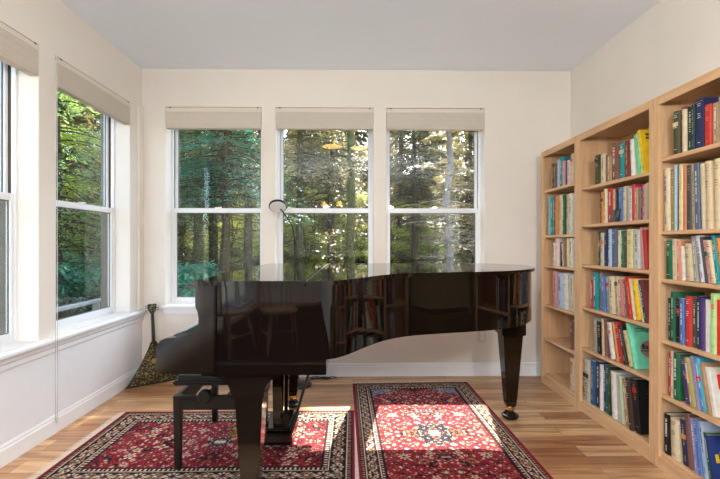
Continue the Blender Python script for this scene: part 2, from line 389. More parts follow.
# ---------------------------------------------------------------- rugs
M_RUG = rug_mat(); M_FRINGE = mat('rug_fringe_wool', (226, 216, 200), .95, .1)
RED, DRED, NAVY, IVORY, TANC, SKY, BLACKC = [lin(c) for c in ((140, 28, 42), (92, 14, 26), (34, 30, 50), (206, 190, 168), (150, 116, 86), (120, 126, 150), (28, 18, 22))]
def flower(u, v, r, petals, cols):
    d = math.hypot(u, v)
    if d > r: return None
    a = math.atan2(v, u)
    e = r*(.72+.28*math.cos(petals*a))
    if d > e: return None
    if d < r*.22: return cols[2]
    if d < e*.62: return cols[1]
    return cols[0]
def rug_pattern(L, W, seed, band):
    """returns f(x,y) with the origin at the rug centre; symmetric about both axes"""
    rnd = random.Random(seed)
    ix, iy = L/2-band, W/2-band
    fl = []                     # flowers in one quadrant
    for i in range(6000):
        x, y = rnd.uniform(0, ix), rnd.uniform(0, iy); r = rnd.choice((.036, .030, .022) if i < 60 else (.008, .010, .012, .014, .018, .022))
        if all((x-a)**2+(y-b)**2 > (r+q+.001)**2 for a, b, q, _, _ in fl):
            fl.append((x, y, r, rnd.choice((4, 5, 6, 8)), rnd.choice(((IVORY, TANC, NAVY), (IVORY, DRED, IVORY), (NAVY, SKY, IVORY), (TANC, BLACKC, DRED), (BLACKC, DRED, TANC), (NAVY, IVORY, RED), (BLACKC, TANC, IVORY), (DRED, BLACKC, TANC), (BLACKC, RED, BLACKC)))))
    grid = {}
    for f in fl:
        for gx in range(int((f[0]-f[2])/.04), int((f[0]+f[2])/.04)+1):
            for gy in range(int((f[1]-f[2])/.04), int((f[1]+f[2])/.04)+1):
                grid.setdefault((gx, gy), []).append(f)
    def border_tile(s, t, p, base, hw):
        """s along border, t across (-1..1)*hw"""
        k = math.floor(s/p); q = s-k*p-p/2
        c = flower(q, t, hw*.92, 8 if k % 2 else 4, (IVORY, DRED if k % 2 else SKY, NAVY) if k % 2 else (TANC, NAVY, IVORY))
        if c: return c
        if abs(t - hw*.6*math.sin(2*PI*s/p)) < .004: return TANC
        if abs(t + hw*.6*math.sin(2*PI*s/p)) < .0035: return IVORY
        dx = abs(abs(q)-p/2)
        if dx+abs(t) < hw*.42: return RED if dx+abs(t) > hw*.2 else IVORY
        return base
    b = band; mainb = BLACKC if L < 1.7 else lin((62, 20, 30))
    def f(x, y):
        X, Y = abs(x), abs(y)
        dx, dy = L/2-X, W/2-Y
        d = min(dx, dy); s = Y if dx < dy else X
        if d < b*.07: return RED
        if d < b*.11: return NAVY
        if d < b*.24:
            return (TANC if math.sin(s*2*PI/.022) > .2 else DRED) if d > b*.13 and d < b*.22 else BLACKC
        if d < b*.27: return IVORY
        if d < b*.74: return border_tile(s, d-b*.505, .085, mainb, b*.22)
        if d < b*.77: return IVORY
        if d < b*.93:
            return (IVORY if math.sin(s*2*PI/.024) > .3 else BLACKC) if d > b*.80 and d < b*.90 else DRED
        if d < b: return BLACKC
        # the field: corner spandrels, medallion, flowers and vines
        cx, cy = X/ix, Y/iy
        base = RED
        sp = (1-cx)**1.1*ix/iy + (1-cy)**1.1
        if L > 1.7 and (1-cx)*ix + (1-cy)*iy*.8 < .17+.012*math.sin(math.atan2(1-cx, 1-cy)*14):
            base = SKY
        md = math.hypot(x/1.35 if L > W else x, y if L > W else y/1.35); ma = math.atan2(y, x)
        if md < min(iy, ix)*(.34 if L > 1.7 else .2)*(1+.1*math.cos(ma*12)): base = NAVY
        if md < min(iy, ix)*.1*(1+.12*math.cos(ma*8)): base = IVORY
        for q in grid.get((int(X/.04), int(Y/.04)), ()):
            c = flower(X-q[0], Y-q[1], q[2], q[3], q[4])
            if c: return c
        v = math.sin(X*34+2.2*math.sin(Y*27))+math.sin(Y*38+2*math.sin(X*23))
        if abs(v) < .07: return BLACKC
        if abs(v-.35) < .05: return TANC
        v2 = math.sin(X*95+seed)*math.sin(Y*88)
        if v2 > .86: return IVORY
        if v2 < -.9: return NAVY
        return base
    return f
def make_rug(L, W, seed, band, label, loc, rz, group, fringe_axis='x', cell=.005):
    root = empty('persian_rug', label, 'rug', loc, (0, 0, rz), group)
    f = rug_pattern(L, W, seed, band)
    nx, ny = int(L/cell), int(W/cell)
    verts = []; cols = []
    rnd = random.Random(seed)
    for j in range(ny+1):
        for i in range(nx+1):
            x, y = -L/2+L*i/nx, -W/2+W*j/ny
            c = f(x, y); n = rnd.uniform(.62, 1.15)
            z = .0065+.0012*math.sin(x*7+seed)*math.sin(y*5)
            verts.append((x, y, z)); cols.append((c[0]*n, c[1]*n, c[2]*n, 1))
    faces = [(j*(nx+1)+i, j*(nx+1)+i+1, (j+1)*(nx+1)+i+1, (j+1)*(nx+1)+i) for j in range(ny) for i in range(nx)]
    me = bpy.data.meshes.new('pile')
    # skirt down to the floor so the rug has its thickness
    ring = [i for i in range(nx+1)] + [j*(nx+1)+nx for j in range(1, ny+1)] + [ny*(nx+1)+i for i in range(nx-1, -1, -1)] + [j*(nx+1) for j in range(ny-1, 0, -1)]
    b0 = len(verts)
    for r in ring:
        v = verts[r]; verts.append((v[0], v[1], .0006)); cols.append(cols[r])
    for k in range(len(ring)):
        k2 = (k+1) % len(ring); faces.append((ring[k], b0+k, b0+k2, ring[k2]))
    faces.append(tuple(b0+k for k in range(len(ring)))[::-1])
    me.from_pydata(verts, [], faces)
    ca = me.color_attributes.new('weave', 'FLOAT_COLOR', 'POINT')
    ca.data.foreach_set('color', [v for c in cols for v in c])
    me.materials.append(M_RUG); me.validate()
    o = bpy.data.objects.new('pile', me); COL.objects.link(o); o.parent = root
    for s in (-1, 1):
        fr = MB()
        n = int((W if fringe_axis == 'x' else L)/.0085)
        for k in range(n):
            u = (-.5+(k+.5)/n)*(W if fringe_axis == 'x' else L)
            e = (L if fringe_axis == 'x' else W)/2*s
            ln = (.055+rnd.uniform(-.008, .008))*s; w = .0028; du = rnd.uniform(-.006, .006)
            P = lambda a, b, z: (a, b, z) if fringe_axis == 'x' else (b, a, z)
            fr.bm.faces.new([fr.bm.verts.new(P(*q)) for q in ((e-.004*s, u-w, .005), (e-.004*s, u+w, .005), (e+ln*.5, u+w+du*.4, .0042), (e+ln*.5, u-w+du*.4, .0042))])
            fr.bm.faces.new([fr.bm.verts.new(P(*q)) for q in ((e+ln*.5, u-w+du*.4, .0042), (e+ln*.5, u+w+du*.4, .0042), (e+ln, u+w*.6+du, .001), (e+ln, u-w*.6+du, .001))])
        fr.build('fringe', M_FRINGE, root)
    return root
make_rug(1.60, .94, 3, .185, 'red Persian rug lying under the piano keyboard and its bench', (-.79, 2.57, 0), 0, 'persian rugs', 'x')
make_rug(1.94, .975, 11, .15, 'red Persian rug with pale blue corners, lying in front of the piano tail', (.507, 2.67, 0), math.radians(91.4), 'persian rugs', 'x')
# ---------------------------------------------------------------- grand piano
def piano():
    root = empty('grand_piano', 'glossy black grand piano with its lid closed, standing on the rugs before the back windows', 'piano', (0, 0, 0))
    YN, YS = 1.72, 3.26
    XA = -.108     # where the keybed ends on the bent side
    bent = [(-.32, 1.72), (-.20, 1.72), (-.115, 1.728), (-.055, 1.757), (.005, 1.832), (.08, 1.955), (.165, 2.07), (.26, 2.148), (.37, 2.196), (.52, 2.236), (.65, 2.270), (.787, 2.318), (.90, 2.378), (1.0, 2.465), (1.09, 2.58), (1.155, 2.72), (1.19, 2.86), (1.185, 3.0), (1.13, 3.13), (1.03, 3.22), (.90, 3.26), (.75, 3.262)]
    curve = catmull(bent, 6)
    def inset(pts, d):
        out = []
        for i, p in enumerate(pts):
            a = pts[max(0, i-1)]; b = pts[min(len(pts)-1, i+1)]
            tx, ty = b[0]-a[0], b[1]-a[1]; l = math.hypot(tx, ty) or 1
            out.append((p[0]-ty/l*d, p[1]+tx/l*d))
        return out
    # lid: main part and the front flap, hinged at x = -.19
    xf = -.19
    lc = [p for p in curve if p[0] > xf+.001 or p[1] > 2.5]
    main = [(xf+.0015, YN)] + lc + [(xf+.0015, YS)]
    MB().prism(main, 1.0175, 1.036, 'z', .005).build('lid', M_PIANO, root, SM)
    MB().prism([(-.645, YN), (xf-.0015, YN), (xf-.0015, YS), (-.645, YS)], 1.0175, 1.036, 'z', .005).build('lid_flap', M_PIANO, root, SM)
    h = MB()
    h.tube([(xf, YN+.006, 1.0335), (xf, YS-.006, 1.0335)], .0022, 8)
    h.build('lid_hinge', M_PIANOS, root)
    for y in (YS-.006,):
        for x in (.1, .7):
            hh = MB(); hh.box(x-.03, x+.03, y-.002, y+.006, 1.005, 1.034, .002); hh.tube([(x-.03, y+.006, 1.02), (x+.03, y+.006, 1.02)], .005, 8); hh.build('lid_side_hinge', M_BRASS, root)
    # the case: bent rim as a closed ring wall plus soundboard floor underneath
    rim_o = [(-.60, YN+.018)] + [p for p in inset(curve, .018) if p[0] > -.5] + [(-.60, YS-.018)]
    MB().prism(rim_o, .715, 1.0165, 'z', .004).build('case_rim', M_PIANO, root, SM)
    # thin moulding line along the bottom of the near side, and the keybed under it
    MB().box(-.61, XA, YN+.014, YS-.014, .655, .7145, .003).build('key_bed', M_PIANO, root)
    MB().box(-.60, XA-.0, YN+.006, YN+.02, .697, .706, .003).build('side_moulding', M_PIANOB, root)
    b = MB()
    for (x0, y0, x1, y1) in ((-.1, 1.95, .9, 3.1), (-.1, 3.05, .95, 3.05), (-.1, 2.5, 1.0, 3.0)):
        d = Vector((x1-x0, y1-y0, 0)).normalized(); n = Vector((-d.y, d.x, 0))*.04
        ps = [(x0-n.x, y0-n.y), (x1-n.x, y1-n.y), (x1+n.x, y1+n.y), (x0+n.x, y0+n.y)]
        b.prism(ps, .692, .7145, 'z')
    b.build('case_beam', M_PIANOS, root)
    # cheeks (key arms) at both ends of the keyboard: the S-shaped profile
    prof = [(-.55, 1.0165), (-.63, 1.0165), (-.63, .935), (-.624, .920), (-.614, .906), (-.611, .888), (-.612, .864), (-.622, .843), (-.642, .826), (-.672, .817), (-.712, .812), (-.746, .808), (-.768, .799), (-.781, .782), (-.784, .758), (-.784, .682), (-.778, .670), (-.762, .665), (-.55, .6645)]
    for y0, y1 in ((YN+.002, YN+.045), (YS-.045, YS-.002)):
        MB().prism(prof, y0, y1, 'y', .004).build('key_arm', M_PIANOB, root, SM)
    # front board / music shelf overhanging towards the player, closed fallboard, key slip
    MB().box(-.674, -.60, YN+.003, YS-.003, 1.003, 1.0165, .004).build('music_shelf', M_PIANO, root)
    MB().box(-.622, -.60, YN+.046, YS-.046, .84, 1.002, .003).build('name_board', M_PIANO, root)
    fb = [(-.602, .848), (-.66, .838), (-.72, .818), (-.757, .797), (-.762, .775), (-.750, .770), (-.715, .79), (-.66, .81), (-.602, .82)]
    MB().prism(fb, YN+.047, YS-.047, 'y').build('fallboard', M_PIANO, root, SM)
    MB().box(-.775, -.755, YN+.046, YS-.046, .670, .766, .004).build('key_slip', M_PIANO, root)
    MB().box(-.755, -.60, YN+.046, YS-.046, .666, .70, .003).build('key_frame', M_PIANOS, root)
    # the keys lie under the fallboard
    k = MB(); n = 52; w = (YS-YN-.16)/n
    for i in range(n):
        k.box(-.752, -.61, YN+.08+i*w+.0005, YN+.08+(i+1)*w-.0005, .701, .724)
    ko = k.build('keyboard', mat('ivory_white_keys', (235, 232, 222), .25), root)
    # small brass lock fittings seen on the near cheek? no: plain panel screws on the side
    # legs with blocks and casters
    def leg(cx, cy, ztop, block):
        l = MB()
        tw = .060 if block else .066
        l.taper(cx, cy, .125, ztop, .036, tw, .036, tw, bev=.005)
        l.taper(cx, cy, .088, .126, .030, .037, bev=.004)
        lo = l.build('leg', M_PIANOB, root)
        if block:
            p = [(cx+.150, .6545), (cx+.150, .640)]
            for i in range(1, 9):
                a = i/8*PI/2
                p.append((cx+.150-.082*math.sin(a), .640-.075*(1-math.cos(a))))
            p += [(cx+.068, ztop-.02), (cx-.068, ztop-.02)]
            for i in range(8, 0, -1):
                a = i/8*PI/2
                p.append((cx-.150+.082*math.sin(a), .640-.075*(1-math.cos(a))))
            p += [(cx-.150, .640), (cx-.150, .6545)]
            MB().prism(p, cy-.075, cy+.075, 'y', .003).build('leg_block', M_PIANOB, lo, SM)
        else:
            MB().box(cx-.080, cx+.080, cy-.080, cy+.080, ztop-.005, .7145, .005).build('leg_block', M_PIANOB, lo)
        c = MB(); c.lathe([(.026, .060), (.030, .064), (.030, .084), (.026, .09)], cx, cy, 0, 20); c.build('ferrule', M_BRASS, lo, SM)
        w = MB()
        for s in (-1, 1):
            w.lathe([(.012, -.011), (.028, -.011), (.031, -.006), (.031, .006), (.028, .011), (.012, .011)], cx+.0, cy+s*.020, .031, 24, 'y')
        w.build('caster_wheel', M_RUBBER, lo, SM)
        q = MB(); q.box(cx-.014, cx+.014, cy-.034, cy+.034, .048, .061, .003); q.tube([(cx, cy-.036, .031), (cx, cy+.036, .031)], .007, 10)
        q.lathe([(.052, .012), (.055, .018), (.055, .030), (.045, .034), (.040, .034), (.040, .012)], cx, cy, 0, 28)
        q.build('caster_fork', M_PIANOS, lo, SM)
    leg(-.437, 1.86, .565, True)
    leg(-.437, 3.13, .565, True)
    leg(1.065, 2.90, .58, False)
    # pedal lyre
    cx, cy = -.415, 2.49
    l = MB()
    l.box(cx-.085, cx+.085, cy-.16, cy+.16, .092, .155, .006)
    l.box(cx-.065, cx+.065, cy-.135, cy+.135, .154, .175, .006)
    ly = l.build('pedal_lyre', M_PIANO, root)
    for y in (cy-.085, cy+.085):
        MB().taper(cx, y, .174, .654, .028, .034, .02, .024).build('lyre_post', M_PIANO, ly)
    MB().box(cx-.05, cx+.05, cy-.14, cy+.14, .63, .6545, .004).build('lyre_top_block', M_PIANO, ly)
    for y in (cy-.07, cy, cy+.07):
        p = MB(); p.prism([(-.125, -.011), (0, -.009), (0, .009), (-.125, .011), (-.155, .024), (-.185, .024), (-.20, .012), (-.20, -.012), (-.185, -.024), (-.155, -.024)], .112, .122, 'z', .003)
        p.build('pedal', M_BRASS, ly, SM, loc=(cx-.08, y, 0))
        r = MB(); r.tube([(cx+.01, y*.5+cy*.5, .172), (cx+.01, y*.5+cy*.5, .654)], .004, 8); r.build('pedal_rod', M_BRASS, ly)
    for y in (cy-.11, cy+.11):
        r = MB(); r.tube([(cx+.07, y, .14), (cx+.245, y, .7145)], .007, 8); r.build('lyre_brace', M_PIANOS, ly)
    return root
piano()
# ---------------------------------------------------------------- bench
def bench():
    X0, X1, Y0, Y1 = -.935, -.565, 2.25, 2.89
    t = empty('piano_bench', 'adjustable black piano bench with padded top pushed under the keyboard', 'bench', ((X0+X1)/2, (Y0+Y1)/2, 0))
    hx, hy = (X1-X0)/2, (Y1-Y0)/2
    s = MB(); s.box(-hx+.0, hx, -hy-.01, hy+.01, .448, .474, .008); s.build('seat_board', M_PIANOS, t)
    s = MB(); s.box(-hx+.01, hx-.01, -hy, hy, .472, .498, .012); s.build('seat_cushion', M_LEATHER, t, SM)
    for sy in (-1, 1):
        MB().box(-hx+.035, hx-.035, sy*(hy-.012)-.011, sy*(hy-.012)+.011, .318, .392, .003).build('side_rail', M_PIANOS, t)
    for sx in (-1, 1):
        MB().box(sx*(hx-.012)-.011, sx*(hx-.012)+.011, -hy+.035, hy-.035, .318, .392, .003).build('long_rail', M_PIANOS, t)
    for sx in (-1, 1):
        for sy in (-1, 1):
            l = MB(); l.taper(sx*(hx-.019), sy*(hy-.019), .008, .393, .015, .020, bev=.002); lo = l.build('leg', M_PIANOS, t)
            MB().lathe([(.011, 0), (.013, .002), (.013, .008)], sx*(hx-.019), sy*(hy-.019), 0, 12).build('glide', M_RUBBER, lo)
    for sy in (-1, 1):
        k = MB(); k.lathe([(.008, -.03), (.03, -.028), (.036, -.02), (.036, -.004), (.028, .002), (.01, .01)], 0, 0, 0, 24, 'y')
        ko = k.build('height_knob', M_PIANOS, t, SM, loc=(-.01, sy*(hy+.016), .402))
        if sy > 0: ko.rotation_euler = (0, 0, PI)
    m = MB()
    for sx in (-.09, .09):
        m.tube([(sx, -hy+.04, .385), (sx, hy-.04, .449)], .006, 8); m.tube([(sx, hy-.04, .385), (sx, -hy+.04, .449)], .006, 8)
    m.tube([(-.01, -hy-.01, .402), (-.01, hy+.01, .402)], .007, 8)
    m.build('scissor_mechanism', M_DKMETAL, t)
bench()
# ---------------------------------------------------------------- floor lamp behind the piano
def lamp():
    bx, by = -.455, 3.60
    t = empty('floor_lamp', 'slim black gooseneck floor lamp with a round head, standing between piano and middle window', 'floor lamp', (bx, by, 0))
    b = MB(); b.lathe([(.105, 0), (.11, .004), (.11, .014), (.1, .020), (.03, .026), (.012, .032)]); b.build('base', M_LAMPB, t, SM)
    p = MB(); p.tube([(0, 0, .02), (-.01, 0, .6), (-.032, 0, 1.21)], .008, 12); p.build('pole', M_LAMPB, t, SM)
    c = catmull([(-.032, 0, 1.20), (-.040, 0, 1.28), (-.062, 0, 1.345), (-.10, 0, 1.41), (-.125, 0, 1.445), (-.150, 0, 1.475)], 6)
    p = MB(); p.tube(c, .0055, 10); p.build('gooseneck', M_LAMPB, t, SM)
    hd = MB(); hd.lathe([(.066, -.010), (.074, -.006), (.076, .0), (.074, .008), (.05, .013), (.015, .015)], 0, 0, 0, 32)
    ho = hd.build('lamp_head', M_LAMPB, t, SM, loc=(-.172, -.0, 1.497), rot=(math.radians(-38), math.radians(-6), 0))
    d = MB(); d.lathe([(.001, -.013), (.06, -.013), (.067, -.0105), (.067, -.007)], 0, 0, 0, 32); d.build('diffuser', M_LAMPW, ho, SM)
    k = MB(); k.lathe([(.006, -.02), (.009, -.016), (.009, .016), (.006, .02)], -.033, 0, 1.19, 12); k.build('dimmer_switch', M_LAMPB, t, SM)
lamp()
# cable coil by the baseboard behind the piano
c = MB(); pts = []
for i in range(60):
    a = i*.42; r = .03+.028*math.sin(i*.31)
    pts.append((-.30+r*1.8*math.cos(a)+i*.0012, 3.77+r*.6*math.sin(a), .006+.004*(i % 3)))
c.tube(catmull(pts, 3), .003, 6)
c.tube(catmull([(-.30, 3.77, .006), (-.36, 3.74, .004), (-.40, 3.70, .004), (-.44, 3.70, .005)], 5), .003, 6)
tag(c.build('power_cord', M_RUBBER), 'tangled black power cord on the floor behind the piano, below the middle window', 'cord')
# ---------------------------------------------------------------- balalaika in the corner
def balalaika():
    mw = mat('balalaika_painted_black', (30, 26, 18), .35, noise=.2, nscale=30)
    gold = mat('painted_gold_flowers', (164, 150, 76), .5); red = mat('painted_red_berries', (150, 44, 34), .5); grn = mat('painted_olive_leaves', (112, 118, 50), .5)
    t = empty('balalaika', 'triangular black balalaika painted with gold flowers, leaning in the left corner', 'instrument', (-1.672, 3.665, .004), (math.radians(-12), 0, math.radians(36)))
    # local: x along the base, y away from the viewer, z up
    out = catmull([(-.215, 0), (0, -.004), (.215, 0), (.208, .018), (.12, .15), (.05, .28), (.022, .345), (0, .352), (-.022, .345), (-.05, .28), (-.12, .15), (-.208, .018)], 4, True)
    b = MB(); b.prism(out, -.012, 0, 'y', .003); b.build('soundboard', mw, t, SM)
    bb = MB()
    ins = [(x*.93, z*.95+.004) for x, z in out]; back = [(x*.55, z*.85+.02) for x, z in out]
    rings = [[bb.bm.verts.new((x, y, z)) for x, z in q] for q, y in ((ins, 0), (ins, .02), (back, .07))]
    n = len(out)
    for a, c in ((0, 1), (1, 2)):
        for i in range(n): bb.bm.faces.new((rings[a][i], rings[a][(i+1) % n], rings[c][(i+1) % n], rings[c][i]))
    bb.bm.faces.new(rings[0]); bb.bm.faces.new(rings[2])
    bb.build('body_back', mw, t)
    nk = MB(); nk.prism([(-.014, .33), (.014, .33), (.011, .585), (-.011, .585)], -.020, .006, 'y', .002); nk.build('neck', mw, t)
    fr = MB()
    for i in range(14):
        z = .575-.235*(1-.5**(i/8))/(1-.5**(14/8)); fr.box(-.0125, .0125, -.0215, -.0195, z, z+.0016)
    fr.build('frets', M_BRASS, t)
    hd = MB(); hd.prism([(-.012, .583), (.012, .583), (.034, .625), (.037, .665), (.018, .672), (0, .664), (-.018, .672), (-.037, .665), (-.034, .625)], -.010, .006, 'y', .002)
    ho = hd.build('headstock', mw, t)
    for s in (-1, 1):
        for z in (.615, .635, .655)[:2 if s > 0 else 3]:
            p = MB(); p.tube([(s*.03, 0, z), (s*.048, 0, z)], .003, 8); p.lathe([(.004, -.004), (.007, -.002), (.007, .002), (.004, .004)], s*.050, 0, z, 10, 'x'); p.build('tuning_peg', M_CHROME, ho)
    hl = MB(); hl.lathe([(.001, -.0135), (.022, -.0135), (.024, -.0125), (.022, -.0118)], 0, 0, .185, 20, 'y'); hl.build('sound_hole_rose', gold, t)
    br = MB(); br.box(-.03, .03, -.024, -.012, .07, .076, .001); br.build('bridge', M_BRASS, t)
    st = MB()
    for x in (-.006, 0, .006): st.tube([(x*1.4, -.024, .076), (x, -.023, .34), (x*.8, -.022, .6)], .0006, 5)
    st.build('strings', M_CHROME, t)
    rnd = random.Random(5)
    def inside(x, z): return 0.012 < z < .335 and abs(x) < .208*(1-z/.36)-.008
    groups = {0: MB(), 1: MB(), 2: MB()}
    for i in range(900):
        x, z = rnd.uniform(-.2, .2), rnd.uniform(.012, .33)
        if not inside(x, z) or math.hypot(x, z-.185) < .026: continue
        k = rnd.choice((0, 0, 0, 1, 2, 2)); r = rnd.uniform(.002, .006); q = groups[k]; a0 = rnd.uniform(0, 6)
        m = 10; yy = -.0125-.00012*k
        vs = [q.bm.verts.new((x+r*(1+.35*math.cos(5*2*PI*j/m))*math.cos(2*PI*j/m+a0), yy, z+r*(1+.35*math.cos(5*2*PI*j/m))*math.sin(2*PI*j/m+a0))) for j in range(m)]
        q.bm.faces.new(vs)
    for i in range(14):
        x, z = rnd.uniform(-.025, .025), rnd.uniform(.605, .66); r = .004; q = groups[0]
        q.bm.faces.new([q.bm.verts.new((x+r*math.cos(2*PI*j/8), -.0108, z+r*math.sin(2*PI*j/8))) for j in range(8)])
    groups[0].build('painted_flowers', gold, t); groups[1].build('painted_berries', red, t); groups[2].build('painted_leaves', grn, t)
balalaika()
